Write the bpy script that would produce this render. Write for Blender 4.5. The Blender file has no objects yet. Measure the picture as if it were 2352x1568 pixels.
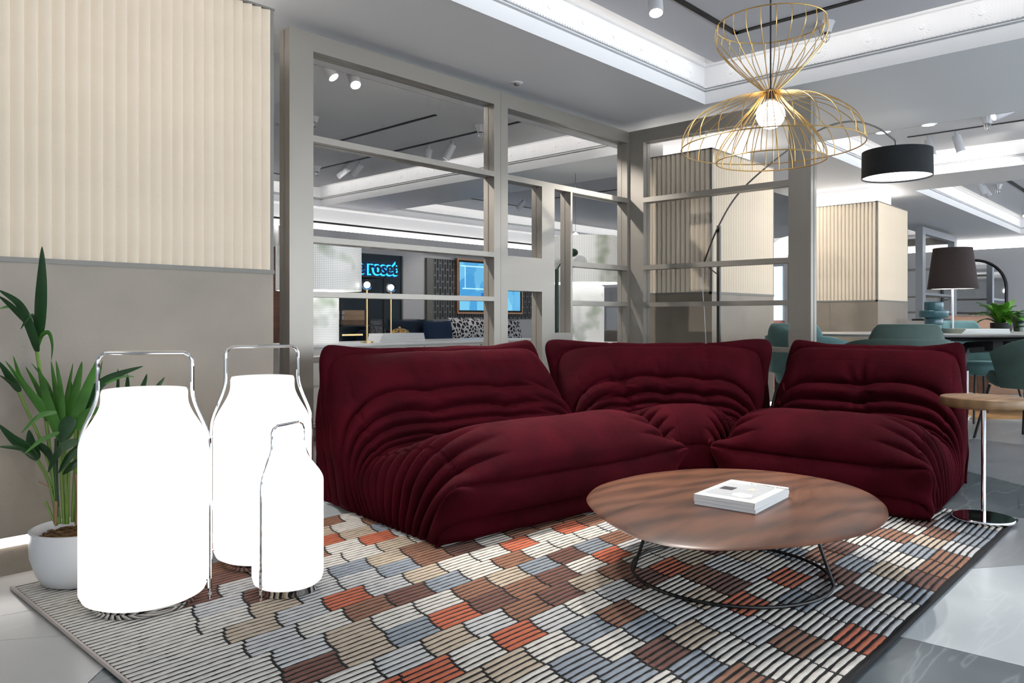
import bpy, math, random
import numpy as np
from mathutils import Vector, Matrix, noise

random.seed(7)
S = bpy.context.scene
C = S.collection

# ------------------------------------------------------------------ camera
F, CX, CY, H = 1766.15, 1176.0, 730.0, 0.82          # focal length / principal point in pixels of the 2352x1568 frame, eye height
D = Vector((0.73278, 0.68047, 0)); R = Vector((0.68047, -0.73278, 0))
cam_d = bpy.data.cameras.new('camera')
cam = bpy.data.objects.new('camera', cam_d)
C.objects.link(cam)
cam.location = (0, 0, H)
cam.rotation_euler = (math.pi / 2, 0, -math.atan2(D.x, D.y))
cam_d.sensor_width = 36.0
cam_d.lens = 36.0 * F / 2352.0
cam_d.shift_y = (CY - 784.0) / 2352.0
cam_d.clip_start = 0.05
S.camera = cam

# ------------------------------------------------------------------ world, exposure
S.view_settings.view_transform = 'Standard'
S.view_settings.look = 'None'
S.view_settings.gamma = 1.0
S.view_settings.exposure = 1.5
S.view_settings.use_curve_mapping = False
wd = bpy.data.worlds.new('daylight'); S.world = wd
wd.use_nodes = True
_bg = wd.node_tree.nodes['Background']
_bg.inputs[0].default_value = (0.82, 0.91, 1.0, 1)
_bg.inputs[1].default_value = 2.0
COVE = 2.7          # strength of the hidden ceiling cove strips
SPOT = 62.0         # watts of one track spot

cy = S.cycles
cy.max_bounces = 5; cy.diffuse_bounces = 3; cy.glossy_bounces = 2; cy.transmission_bounces = 3; cy.transparent_max_bounces = 4
cy.caustics_reflective = False; cy.caustics_refractive = False; cy.sample_clamp_indirect = 4.0
cy.use_adaptive_sampling = True; cy.adaptive_threshold = 0.06; cy.adaptive_min_samples = 12

# ------------------------------------------------------------------ pixel helpers
def ray(u, v=CY):
    return D + R * ((u - CX) / F) + Vector((0, 0, (CY - v) / F))
def at(u, v, Z):
    return Vector((0, 0, H)) + ray(u, v) * Z
def G(u, v, z=0.0):
    r = ray(u, v); return Vector((0, 0, H)) + r * ((z - H) / r.z)
def PA(u, v, a):
    r = ray(u, v); return Vector((0, 0, H)) + r * (a / r.x)
def PB(u, v, b):
    r = ray(u, v); return Vector((0, 0, H)) + r * (b / r.y)
def depth(p):
    return p.x * D.x + p.y * D.y

# ------------------------------------------------------------------ materials
MATS = {}
LIT = ('cove LED strip', 'warm white LED strip', 'glowing white lantern glass', 'glowing globe bulb', 'lit diffuser', 'lit lamp interior')   # the emitters that really light the room
def mat(name, col, rough=0.6, metal=0.0, emit=None, estr=0.0, bump=0.0, bscale=40.0, var=0.0, vscale=6.0,
        sheen=0.0, sheen_col=None, spec=None, trans=0.0, alpha=1.0, coat=0.0, col2=None, ior=None):
    if name in MATS:
        return MATS[name]
    m = bpy.data.materials.new(name); m.use_nodes = True
    nt = m.node_tree; b = nt.nodes['Principled BSDF']
    b.inputs['Base Color'].default_value = (*col, 1)
    b.inputs['Roughness'].default_value = rough
    b.inputs['Metallic'].default_value = metal
    if spec is not None: b.inputs['Specular IOR Level'].default_value = spec
    if trans: b.inputs['Transmission Weight'].default_value = trans
    if ior: b.inputs['IOR'].default_value = ior
    if coat: b.inputs['Coat Weight'].default_value = coat
    if alpha < 1: b.inputs['Alpha'].default_value = alpha
    if sheen:
        b.inputs['Sheen Weight'].default_value = sheen
        b.inputs['Sheen Roughness'].default_value = 0.35
        b.inputs['Sheen Tint'].default_value = (*(sheen_col or (1, 1, 1)), 1)
    if emit:
        b.inputs['Emission Color'].default_value = (*emit, 1)
        b.inputs['Emission Strength'].default_value = estr
        if name not in LIT: m.cycles.emission_sampling = 'NONE'
    tc = None
    if bump or var:
        tc = nt.nodes.new('ShaderNodeTexCoord')
    if var:
        n = nt.nodes.new('ShaderNodeTexNoise'); n.inputs['Scale'].default_value = vscale; n.inputs['Detail'].default_value = 6
        nt.links.new(tc.outputs['Object'], n.inputs['Vector'])
        r = nt.nodes.new('ShaderNodeValToRGB')
        c2 = col2 or tuple(min(1, c * (1 + var)) for c in col)
        c1 = tuple(c * (1 - var) for c in col) if not col2 else col
        r.color_ramp.elements[0].position = 0.3; r.color_ramp.elements[1].position = 0.7
        r.color_ramp.elements[0].color = (*c1, 1); r.color_ramp.elements[1].color = (*c2, 1)
        nt.links.new(n.outputs['Fac'], r.inputs['Fac']); nt.links.new(r.outputs['Color'], b.inputs['Base Color'])
    if bump:
        n = nt.nodes.new('ShaderNodeTexNoise'); n.inputs['Scale'].default_value = bscale; n.inputs['Detail'].default_value = 4
        nt.links.new(tc.outputs['Object'], n.inputs['Vector'])
        bp = nt.nodes.new('ShaderNodeBump'); bp.inputs['Strength'].default_value = bump; bp.inputs['Distance'].default_value = 0.01
        nt.links.new(n.outputs['Fac'], bp.inputs['Height']); nt.links.new(bp.outputs['Normal'], b.inputs['Normal'])
    MATS[name] = m
    return m
def bsdf(m): return m.node_tree.nodes['Principled BSDF']
def node(m, t, **kw):
    n = m.node_tree.nodes.new(t)
    for k, v in kw.items(): setattr(n, k, v)
    return n
def link(m, a, b): m.node_tree.links.new(a, b)

# ------------------------------------------------------------------ mesh builder
class MB:
    def __init__(s): s.v = []; s.f = []; s.m = []
    def add(s, vs, fs, mi=0):
        o = len(s.v); s.v += [tuple(p) for p in vs]
        s.f += [tuple(i + o for i in f) for f in fs]; s.m += [mi] * len(fs)
        return s
    def box(s, x0, x1, y0, y1, z0, z1, mi=0):
        vs = [(x, y, z) for z in (z0, z1) for y in (y0, y1) for x in (x0, x1)]
        return s.add(vs, [(0, 2, 3, 1), (4, 5, 7, 6), (0, 1, 5, 4), (2, 6, 7, 3), (0, 4, 6, 2), (1, 3, 7, 5)], mi)
    def bbox(s, x0, x1, y0, y1, z0, z1, r=0.004, mi=0):
        """box with chamfered edges: three nested layers"""
        vs = []; fs = []
        lay = [(r, z0), (0, z0 + r), (0, z1 - r), (r, z1)]
        for ins, z in lay:
            xa, xb, ya, yb = x0 + ins, x1 - ins, y0 + ins, y1 - ins
            c = r
            vs += [(xa + c, ya, z), (xb - c, ya, z), (xb, ya + c, z), (xb, yb - c, z), (xb - c, yb, z), (xa + c, yb, z), (xa, yb - c, z), (xa, ya + c, z)]
        fs.append(tuple(range(7, -1, -1))); fs.append(tuple(range(24, 32)))
        for k in range(3):
            for i in range(8):
                j = (i + 1) % 8
                fs.append((k * 8 + i, k * 8 + j, k * 8 + 8 + j, k * 8 + 8 + i))
        return s.add(vs, fs, mi)
    def lathe(s, prof, c=(0, 0, 0), n=32, mi=0, cap=True):
        vs = []; fs = []
        for r, z in prof:
            for i in range(n):
                a = 2 * math.pi * i / n
                vs.append((c[0] + r * math.cos(a), c[1] + r * math.sin(a), c[2] + z))
        for k in range(len(prof) - 1):
            for i in range(n):
                j = (i + 1) % n
                fs.append((k * n + i, k * n + j, (k + 1) * n + j, (k + 1) * n + i))
        if cap:
            if prof[0][0] > 1e-5: fs.append(tuple(range(n - 1, -1, -1)))
            if prof[-1][0] > 1e-5: fs.append(tuple(range((len(prof) - 1) * n, len(prof) * n)))
        return s.add(vs, fs, mi)
    def tube(s, pts, r, n=8, closed=False, mi=0, flat=None):
        """round (or flat = (w, t)) tube along a path"""
        pts = [Vector(p) for p in pts]; N = len(pts); vs = []; fs = []
        up = None
        for i, p in enumerate(pts):
            if closed: t = pts[(i + 1) % N] - pts[i - 1]
            else: t = pts[min(i + 1, N - 1)] - pts[max(i - 1, 0)]
            t.normalize()
            if up is None:
                up = Vector((0, 0, 1)) if abs(t.z) < 0.9 else Vector((1, 0, 0))
            b1 = t.cross(up)
            if b1.length < 1e-6: b1 = t.cross(Vector((0, 1, 0.01)))
            b1.normalize(); b2 = b1.cross(t); b2.normalize(); up = b2
            rr = r[i] if isinstance(r, (list, tuple)) else r
            for k in range(n):
                a = 2 * math.pi * k / n
                vs.append(p + b1 * (rr * math.cos(a)) + b2 * (rr * math.sin(a)))
        for i in range(N if closed else N - 1):
            for k in range(n):
                a, b = i * n + k, i * n + (k + 1) % n
                c, d = ((i + 1) % N) * n + (k + 1) % n, ((i + 1) % N) * n + k
                fs.append((a, b, c, d))
        if not closed:
            fs.append(tuple(range(n - 1, -1, -1))); fs.append(tuple(range((N - 1) * n, N * n)))
        return s.add(vs, fs, mi)
    def prism(s, poly, z0, z1, mi=0):
        n = len(poly)
        vs = [(p[0], p[1], z0) for p in poly] + [(p[0], p[1], z1) for p in poly]
        fs = [tuple(range(n - 1, -1, -1)), tuple(range(n, 2 * n))] + [(i, (i + 1) % n, n + (i + 1) % n, n + i) for i in range(n)]
        return s.add(vs, fs, mi)
    def sphere(s, c, r, n=20, m=12, sx=1, sy=1, sz=1, mi=0):
        prof = [(max(1e-6, math.sin(math.pi * i / m)), -math.cos(math.pi * i / m)) for i in range(m + 1)]
        vs = []; fs = []
        for pr, pz in prof:
            for i in range(n):
                a = 2 * math.pi * i / n
                vs.append((c[0] + r * sx * pr * math.cos(a), c[1] + r * sy * pr * math.sin(a), c[2] + r * sz * pz))
        for k in range(m):
            for i in range(n):
                j = (i + 1) % n
                fs.append((k * n + i, k * n + j, (k + 1) * n + j, (k + 1) * n + i))
        return s.add(vs, fs, mi)
    def mesh(s, name, mats, smooth=True, ang=40):
        me = bpy.data.meshes.new(name)
        me.from_pydata(s.v, [], s.f)
        if not isinstance(mats, (list, tuple)): mats = [mats]
        for mm in mats: me.materials.append(mm)
        if len(mats) > 1: me.polygons.foreach_set('material_index', s.m)
        me.update()
        if smooth:
            me.polygons.foreach_set('use_smooth', [True] * len(me.polygons))
            try: me.set_sharp_from_angle(angle=math.radians(ang))
            except Exception: pass
        return me
    def build(s, name, mats, parent=None, smooth=True, ang=40):
        return link_ob(name, s.mesh(name, mats, smooth, ang), parent)

def link_ob(name, data, parent=None, loc=None, rz=None):
    o = bpy.data.objects.new(name, data); C.objects.link(o)
    if parent is not None: o.parent = parent
    if loc is not None: o.location = loc
    if rz is not None: o.rotation_euler = (0, 0, rz)
    return o
def tag(o, label=None, cat=None, group=None, kind=None):
    if label: o['label'] = label
    if cat: o['category'] = cat
    if group: o['group'] = group
    if kind: o['kind'] = kind
    return o
def thing(name, label, cat, loc=(0, 0, 0), rz=0.0, group=None, kind=None):
    o = link_ob(name, None, None, loc, rz); o.empty_display_size = 0.1
    return tag(o, label, cat, group, kind)
def lamp(name, typ, loc, power, col=(1, 1, 1), parent=None, size=0.05, to=None, angle=60, blend=0.6):
    l = bpy.data.lights.new(name, typ); l.energy = power; l.color = col
    if typ == 'SPOT':
        l.spot_size = math.radians(angle); l.spot_blend = blend; l.shadow_soft_size = size
    elif typ == 'POINT': l.shadow_soft_size = size
    elif typ == 'AREA': l.size = size
    o = bpy.data.objects.new(name, l); C.objects.link(o); o.location = loc
    if to is not None:
        o.rotation_euler = (Vector(to) - Vector(loc)).to_track_quat('-Z', 'Y').to_euler()
    if parent is not None: o.parent = parent
    return o
def catmull(pts, n=8, closed=False):
    P = [Vector(p) for p in pts]; N = len(P); out = []
    for i in range(N if closed else N - 1):
        p0 = P[i - 1] if (closed or i > 0) else P[0]
        p1 = P[i]; p2 = P[(i + 1) % N]
        p3 = P[(i + 2) % N] if (closed or i + 2 < N) else P[-1]
        for k in range(n):
            t = k / n
            out.append(0.5 * ((2 * p1) + (p2 - p0) * t + (2 * p0 - 5 * p1 + 4 * p2 - p3) * t * t + (3 * p1 - p0 - 3 * p2 + p3) * t ** 3))
    if not closed: out.append(P[-1].copy())
    return out

# ------------------------------------------------------------------ shared materials
def marble(name, c1, c2, vein, rough=0.22, vs=1.6, amount=0.12):
    m = mat(name, c1, rough)
    b = bsdf(m)
    tc = node(m, 'ShaderNodeTexCoord')
    n1 = node(m, 'ShaderNodeTexNoise'); n1.inputs['Scale'].default_value = 2.2; n1.inputs['Detail'].default_value = 8; n1.inputs['Distortion'].default_value = 0.8
    n2 = node(m, 'ShaderNodeTexNoise'); n2.inputs['Scale'].default_value = vs; n2.inputs['Detail'].default_value = 4; n2.inputs['Distortion'].default_value = 0.25
    mp = node(m, 'ShaderNodeMapping'); mp.inputs['Rotation'].default_value = (0, 0, 0.75); mp.inputs['Scale'].default_value = (0.45, 2.6, 1)
    link(m, tc.outputs['Object'], mp.inputs['Vector'])
    link(m, tc.outputs['Object'], n1.inputs['Vector']); link(m, mp.outputs['Vector'], n2.inputs['Vector'])
    r1 = node(m, 'ShaderNodeValToRGB'); r1.color_ramp.elements[0].color = (*c1, 1); r1.color_ramp.elements[1].color = (*c2, 1)
    r1.color_ramp.elements[0].position = 0.3; r1.color_ramp.elements[1].position = 0.7
    link(m, n1.outputs['Fac'], r1.inputs['Fac'])
    r2 = node(m, 'ShaderNodeValToRGB'); e = r2.color_ramp.elements
    e[0].position = 0.490; e[0].color = (0, 0, 0, 1); e[1].position = 0.5; e[1].color = (amount, amount, amount, 1)
    e2 = r2.color_ramp.elements.new(0.510); e2.color = (0, 0, 0, 1)
    link(m, n2.outputs['Fac'], r2.inputs['Fac'])
    mx = node(m, 'ShaderNodeMix', data_type='RGBA'); mx.inputs['B'].default_value = (*vein, 1)
    link(m, r2.outputs['Color'], mx.inputs['Factor']); link(m, r1.outputs['Color'], mx.inputs['A'])
    link(m, mx.outputs['Result'], b.inputs['Base Color'])
    return m
def wood(name, c1, c2, rough=0.35, scale=3.0, stretch=(1, 9, 1), rot=0.4, dist=3.0):
    m = mat(name, c1, rough); b = bsdf(m)
    tc = node(m, 'ShaderNodeTexCoord'); mp = node(m, 'ShaderNodeMapping')
    mp.inputs['Rotation'].default_value = (0, 0, rot); mp.inputs['Scale'].default_value = stretch
    link(m, tc.outputs['Object'], mp.inputs['Vector'])
    n = node(m, 'ShaderNodeTexNoise'); n.inputs['Scale'].default_value = scale; n.inputs['Detail'].default_value = 5; n.inputs['Distortion'].default_value = dist * 0.25
    link(m, mp.outputs['Vector'], n.inputs['Vector'])
    w = node(m, 'ShaderNodeTexWave'); w.inputs['Scale'].default_value = scale * 0.9; w.inputs['Distortion'].default_value = dist * 3; w.inputs['Detail'].default_value = 3; w.inputs['Detail Scale'].default_value = 0.8
    w.bands_direction = 'Y'
    mp2 = node(m, 'ShaderNodeMapping'); mp2.inputs['Rotation'].default_value = (0, 0, rot); mp2.inputs['Scale'].default_value = (0.6, 2.2, 1)
    link(m, tc.outputs['Object'], mp2.inputs['Vector']); link(m, mp2.outputs['Vector'], w.inputs['Vector'])
    ad = node(m, 'ShaderNodeMath', operation='ADD'); ml = node(m, 'ShaderNodeMath', operation='MULTIPLY'); ml.inputs[1].default_value = 0.35
    link(m, w.outputs['Fac'], ml.inputs[0]); link(m, n.outputs['Fac'], ad.inputs[0]); link(m, ml.outputs[0], ad.inputs[1])
    r = node(m, 'ShaderNodeValToRGB'); r.color_ramp.elements[0].position = 0.35; r.color_ramp.elements[1].position = 0.95
    r.color_ramp.elements[0].color = (*c1, 1); r.color_ramp.elements[1].color = (*c2, 1)
    link(m, ad.outputs[0], r.inputs['Fac']); link(m, r.outputs['Color'], b.inputs['Base Color'])
    return m

M_white = mat('white plaster', (0.82, 0.82, 0.83), 0.7)
M_soffit = mat('grey ceiling paint', (0.78, 0.785, 0.80), 0.5)
M_raft = mat('grey ceiling raft', (0.68, 0.68, 0.70), 0.7)
M_black = mat('matt black', (0.008, 0.008, 0.009), 0.5)
M_flute = mat('cream fluted plaster', (0.68, 0.58, 0.455), 0.75, bump=0.05, bscale=120, var=0.05, vscale=3)
M_conc = mat('taupe concrete panel', (0.245, 0.205, 0.162), 0.42, bump=0.06, bscale=90, var=0.16, vscale=2.5)
M_trim = mat('grey metal trim', (0.20, 0.19, 0.17), 0.55, 0.15)
M_frame = mat('champagne grey metal', (0.345, 0.315, 0.275), 0.36, 0.45, bump=0.02, bscale=200)
M_chrome = mat('polished chrome', (0.86, 0.86, 0.87), 0.06, 1.0)
M_brass = mat('brushed brass', (0.75, 0.55, 0.25), 0.3, 1.0)
M_led = mat('warm white LED strip', (1, 1, 1), 0.5, emit=(1.0, 0.97, 0.93), estr=2.2)
M_cove = mat('cove LED strip', (1, 1, 1), 0.5, emit=(1.0, 0.965, 0.92), estr=COVE)
M_paper = mat('white paper', (0.78, 0.77, 0.76), 0.6)
# ================================================================== the setting
ZS, ZR, ZT = 2.25, 2.46, 2.60        # soffit, raft underside, true ceiling in the coffers
COFFERS = [  # a0, a1, b0, b1
    (-1.6, 4.655, -1.9, 2.56), (6.27, 8.50, -1.9, 2.56), (9.40, 15.44, -1.9, 2.56),
    (0.2, 5.55, 3.765, 8.50), (6.42, 15.44, 3.765, 8.50)]
A0, A1, B0, B1 = -2.6, 16.2, -3.2, 8.7

# floor tiles: one big rectangle cut along straight joints
def clip(poly, p, n):
    out = []
    for i in range(len(poly)):
        a, b = poly[i], poly[(i + 1) % len(poly)]
        da, db = (a - p).dot(n), (b - p).dot(n)
        if da >= 0: out.append(a)
        if da * db < 0: out.append(a + (b - a) * (da / (da - db)))
    return out
def g2(u, v): q = G(u, v); return Vector((q.x, q.y))
L1 = (g2(2170, 1167), g2(2352, 1190)); L2 = (g2(2018, 1449), g2(2352, 1530)); L3 = (g2(2233, 1085), g2(2352, 1115))
L4 = (g2(0, 1470), g2(95, 1463)); L5 = (g2(202, 1568), g2(242, 1530)); L6 = (g2(2215, 1010), g2(2352, 985))
L7 = (Vector((7.6, 0)), Vector((6.5, 6))); L8 = (Vector((9.5, -2)), Vector((12.5, 7))); L9 = (Vector((3, 4.6)), Vector((12, 6.2)))
L10 = (Vector((4.9, -3)), Vector((6.9, 5)))
polys = [[Vector((A0, B0)), Vector((A1, B0)), Vector((A1, B1)), Vector((A0, B1))]]
gap = 0.0015
for (p, q) in (L1, L2, L3, L4, L5, L6, L7, L8, L9, L10):
    d = (q - p).normalized(); n = Vector((-d.y, d.x)); nx = []
    for po in polys:
        for sg in (1, -1):
            c = clip(po, p + n * sg * gap, n * sg)
            if len(c) >= 3:
                ar = abs(sum(c[i].x * c[(i + 1) % len(c)].y - c[(i + 1) % len(c)].x * c[i].y for i in range(len(c)))) / 2
                if ar > 0.004: nx.append(c)
    polys = nx
floor = tag(MB().box(A0, A1, B0, B1, -0.1, -0.012).build('floor', mat('pale tile joint', (0.55, 0.55, 0.54), 0.7), smooth=False),
            'grey stone tile floor laid in large angular pieces', 'floor', kind='structure')
TM = [marble('pale blue grey marble', (0.43, 0.47, 0.49), (0.52, 0.555, 0.57), (0.80, 0.83, 0.84), 0.22),
      marble('dark slate marble', (0.085, 0.105, 0.115), (0.15, 0.175, 0.19), (0.55, 0.60, 0.62), 0.25, 1.6, 0.16),
      marble('mid grey stone', (0.24, 0.25, 0.265), (0.30, 0.31, 0.32), (0.4, 0.41, 0.42), 0.3, 1.2, 0.25),
      marble('beige grey stone', (0.50, 0.48, 0.455), (0.56, 0.54, 0.51), (0.62, 0.60, 0.57), 0.3, 1.0, 0.3)]
def inpoly(pt, po):
    r = False
    for i in range(len(po)):
        a, b = po[i], po[i - 1]
        if (a.y > pt.y) != (b.y > pt.y) and pt.x < (b.x - a.x) * (pt.y - a.y) / (b.y - a.y) + a.x: r = not r
    return r
FORCE = [(g2(2200, 1350), 0), (g2(2200, 1540), 1), (g2(2300, 1150), 2), (g2(2330, 1060), 2), (g2(60, 1420), 3), (g2(80, 1540), 3),
         (g2(230, 1562), 1), (g2(2310, 1108), 1), (g2(2300, 960), 0), (g2(20, 1345), 3)]
for k, po in enumerate(polys):
    mi = (0, 2, 0, 2, 3)[k % 5]
    for pt, i in FORCE:
        if inpoly(pt, po): mi = i
    if sum((po[i].x * po[(i + 1) % len(po)].y - po[(i + 1) % len(po)].x * po[i].y) for i in range(len(po))) < 0: po = po[::-1]
    MB().prism(po, -0.0125, 0.0).build('tile', TM[mi], floor, smooth=False)

# ceiling: soffit around the coffers, and in every coffer a cornice, a raft, cove strips and rosettes
ceil = tag(link_ob('ceiling', None), 'grey ceiling with deep white coffers and cornices', 'ceiling', kind='structure')
xs = sorted({A0, A1, *[c[0] for c in COFFERS], *[c[1] for c in COFFERS]})
ys = sorted({B0, B1, *[c[2] for c in COFFERS], *[c[3] for c in COFFERS]})
mb = MB()
for i in range(len(xs) - 1):
    for j in range(len(ys) - 1):
        mx, my = (xs[i] + xs[i + 1]) / 2, (ys[j] + ys[j + 1]) / 2
        if not any(c[0] < mx < c[1] and c[2] < my < c[3] for c in COFFERS):
            mb.box(xs[i], xs[i + 1], ys[j], ys[j + 1], ZS, ZS + 0.015)
mb.build('soffit', M_soffit, ceil, smooth=False)
MB().box(A0, A1, B0, B1, ZT, ZT + 0.05).build('upper_slab', M_white, ceil, smooth=False)
PROF = [(-0.003, ZS - 0.001), (0, ZS - 0.001), (0, 2.329), (-0.012, 2.331), (-0.012, 2.337), (0.008, 2.339), (0.008, 2.346), (-0.006, 2.348),
        (0.012, 2.3505), (0.016, 2.356), (0.012, 2.3605), (-0.004, 2.362), (-0.004, 2.492), (0.012, 2.496), (0.022, 2.505), (0.022, 2.515), (0, 2.52), (0, ZT + 0.02)]
def ring_verts(c, k, z):
    k += 0.004
    return [(c[0] + k, c[2] + k, z), (c[1] - k, c[2] + k, z), (c[1] - k, c[3] - k, z), (c[0] + k, c[3] - k, z)]
ros = MB()
pr = [(0.008, 0.010), (0.016, 0.011), (0.018, 0.004), (0.020, 0.004)]
nn = 32
vs = []
for rr, h in ((0.0, 0.012), (0.012, 0.011), (0.016, 0.003)):
    for i in range(nn): a = 2 * math.pi * i / nn; vs.append((rr * math.cos(a), rr * math.sin(a), h))
for rr, h in ((0.030, 0.004), (0.047, 0.006), (0.052, 0.0)):
    for i in range(nn):
        a = 2 * math.pi * i / nn; k = 1 if i % 2 else 0.0
        vs.append((rr * (1 - 0.06 * (1 - k)) * math.cos(a), rr * (1 - 0.06 * (1 - k)) * math.sin(a), h * (0.25 + 0.9 * k)))
fs = []
for k in range(5):
    for i in range(nn):
        j = (i + 1) % nn; fs.append((k * nn + i, k * nn + j, (k + 1) * nn + j, (k + 1) * nn + i))
ros.add(vs, fs)
ROS = ros.mesh('rosette', M_white, smooth=False)
for ci, c in enumerate(COFFERS):
    mb = MB(); vs = []; fs = []
    for k, z in PROF: vs += ring_verts(c, k, z)
    for k in range(len(PROF) - 1):
        for i in range(4):
            j = (i + 1) % 4; fs.append((k * 4 + j, k * 4 + i, k * 4 + 4 + i, k * 4 + 4 + j))
    mb.add(vs, fs)
    # ribs of the frieze between the rosettes, dentils under it
    def runs(c):
        return [((c[0], c[3] - 0, 'b'), c[0], c[1]), ((c[1], 0, 'a'), c[2], c[3])]
    cor = mb.build('cornice', M_white, ceil, smooth=False)
    rib = MB(); den = MB()
    for side, lo, hi in (('b', c[0], c[1]), ('a', c[2], c[3])):
        n = int((hi - lo - 0.1) / 0.285)
        if ci in (1, 2, 4) and side == 'b': continue
        for k in range(n):
            t = hi - 0.19 - 0.285 * k
            if t < lo + 0.1 or t < -0.6: break
            o = link_ob('rosette', ROS, cor)
            if side == 'b': o.location = (t, c[3] + 0.004, 2.427); o.rotation_euler = (math.pi / 2, 0, 0)
            else: o.location = (c[1] + 0.004, t, 2.427); o.rotation_euler = (math.pi / 2, 0, -math.pi / 2)
            for q in range(9):
                w = t - 0.142 + (q - 4) * 0.017
                if side == 'b': rib.box(w - 0.004, w + 0.004, c[3] - 0.001, c[3] + 0.005, 2.372, 2.486)
                else: rib.box(c[1] - 0.001, c[1] + 0.005, w - 0.004, w + 0.004, 2.372, 2.486)
        if ci in (0, 1):
            t = hi - 0.03
            while t > max(lo, -0.3):
                if side == 'b': den.box(t - 0.006, t + 0.006, c[3] - 0.022, c[3] - 0.012, 2.350, 2.3605)
                else: den.box(c[1] - 0.022, c[1] - 0.012, t - 0.006, t + 0.006, 2.350, 2.3605)
                t -= 0.022
    if rib.v: tag(rib.build('frieze_rib', M_white, cor, smooth=False), kind='stuff')
    if den.v: tag(den.build('dentil', M_white, cor, smooth=False), kind='stuff')
    k = 0.151
    MB().box(c[0] + k, c[1] - k, c[2] + k, c[3] - k, ZR, ZR + 0.03).build('ceiling_raft', M_raft, ceil, smooth=False)
    st = MB()
    x0, x1, y0, y1 = c[0] + k - 0.008, c[1] - k + 0.008, c[2] + k - 0.008, c[3] - k + 0.008
    w = 0.008; z0, z1 = ZR + 0.006, ZR + 0.028
    st.box(x0, x1, y0, y0 + w, z0, z1); st.box(x0, x1, y1 - w, y1, z0, z1); st.box(x0, x0 + w, y0 + w, y1 - w, z0, z1); st.box(x1 - w, x1, y0 + w, y1 - w, z0, z1)
    st.build('cove_strip', M_cove, ceil, smooth=False)

# walls
def wall(name, x0, x1, y0, y1, z0, z1, m, label):
    return tag(MB().box(x0, x1, y0, y1, z0, z1).build(name, m, smooth=False), label, 'wall', kind='structure')
M_wall = mat('lavender grey wall paint', (0.60, 0.585, 0.59), 0.7)
wall('wall_back', A0, A1, B1, B1 + 0.12, 0, ZT + 0.05, M_white, 'white upper back wall behind the long grey panelling')
wall('wall_right', A1, A1 + 0.12, B0, B1, 0, ZT + 0.05, M_white, 'white far wall lit from the cove over its lining')
wall('wall_left', A0 - 0.12, A0, B0, B1, 0, ZT + 0.05, M_white, 'white side wall beyond the left edge of the picture')
# shop front behind the camera: piers and transoms with open daylight between them
wf = tag(link_ob('wall_front', None), 'glazed shop front with white piers letting in daylight', 'wall', kind='structure')
for k in range(8):
    x = A0 + k * (A1 - A0) / 7
    MB().box(x - 0.12, x + 0.12, B0 - 0.15, B0, 0, ZT + 0.05).build('pier', M_white, wf, smooth=False)
MB().box(A0, A1, B0 - 0.15, B0, 0, 0.35).build('stall_riser', M_white, wf, smooth=False)
MB().box(A0, A1, B0 - 0.15, B0, 2.1, ZT + 0.05).build('lintel', M_white, wf, smooth=False)

# lining of the far wall with its cove, lining of the back wall
ln = tag(link_ob('trim_1', None), 'pale grey lining panel of the far wall below the bright cove', 'wall panel', kind='structure')
MB().box(A1 - 0.12, A1 - 0.02, B0 + 0.5, B1 - 0.2, 0, 2.07).build('lining', M_wall, ln, smooth=False)
MB().box(A1 - 0.08, A1 - 0.03, B0 + 0.5, B1 - 0.2, 2.071, 2.081).build('cove_strip', M_cove, ln, smooth=False)
BW = B1 - 0.10                                                 # front of the back wall lining
ln = tag(link_ob('trim_2', None), 'grey panelled lining of the back wall under a black rail', 'wall panel', kind='structure')
def wpanel(u0, u1, z0, z1, m, name='panel', off=0.0, dep=0.08):
    a0, a1 = PB(u0, CY, BW).x, PB(u1, CY, BW).x
    return MB().box(a0, a1, BW - off, BW - off + dep, z0, z1).build(name, m, ln, smooth=False)
M_navy = mat('deep navy wall paint', (0.006, 0.022, 0.034), 0.5)
M_brownwood = wood('brown wood wall', (0.10, 0.035, 0.018), (0.20, 0.075, 0.04), 0.5, 4, (1, 1, 8), 0.0)
wpanel(640, 1300, 1.70, 1.97, M_wall)
wpanel(560, 650, 0.0, 1.70, M_brownwood)
wpanel(650, 920, 0.0, 1.70, M_navy, off=0.01)
wpanel(922, 976, 0.0, 1.70, M_wall)
wpanel(990, 1250, 0.80, 1.70, MATS.get('x') or M_wall, 'panel')
wpanel(990, 1250, 0.0, 0.80, M_wall)
wpanel(1250, 1420, 0.0, 1.97, M_wall)
wpanel(920, 923, 0.0, 1.70, M_trim, 'post', 0.03)
wpanel(976, 990, 0.0, 1.70, M_trim, 'post', 0.05)
wp = mat('dark dashed wallpaper', (0.03, 0.032, 0.035), 0.6)
tc = node(wp, 'ShaderNodeTexCoord'); mp = node(wp, 'ShaderNodeMapping'); mp.inputs['Rotation'].default_value = (math.pi / 2, math.pi / 2, 0)
bk = node(wp, 'ShaderNodeTexBrick'); bk.inputs['Scale'].default_value = 5.0; bk.inputs['Mortar Size'].default_value = 0.035
bk.inputs['Color1'].default_value = (0.018, 0.02, 0.022, 1); bk.inputs['Color2'].default_value = (0.05, 0.052, 0.055, 1); bk.inputs['Mortar'].default_value = (0.20, 0.20, 0.20, 1)
sp = node(wp, 'ShaderNodeSeparateXYZ'); cb = node(wp, 'ShaderNodeCombineXYZ')
link(wp, tc.outputs['Object'], sp.inputs[0]); link(wp, sp.outputs['Z'], cb.inputs['X']); link(wp, sp.outputs['X'], cb.inputs['Y'])
mp2 = node(wp, 'ShaderNodeMapping'); mp2.inputs['Scale'].default_value = (0.55, 1.0, 1)
link(wp, cb.outputs[0], mp2.inputs['Vector']); link(wp, mp2.outputs[0], bk.inputs['Vector']); link(wp, bk.outputs['Color'], bsdf(wp).inputs['Base Color'])
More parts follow.
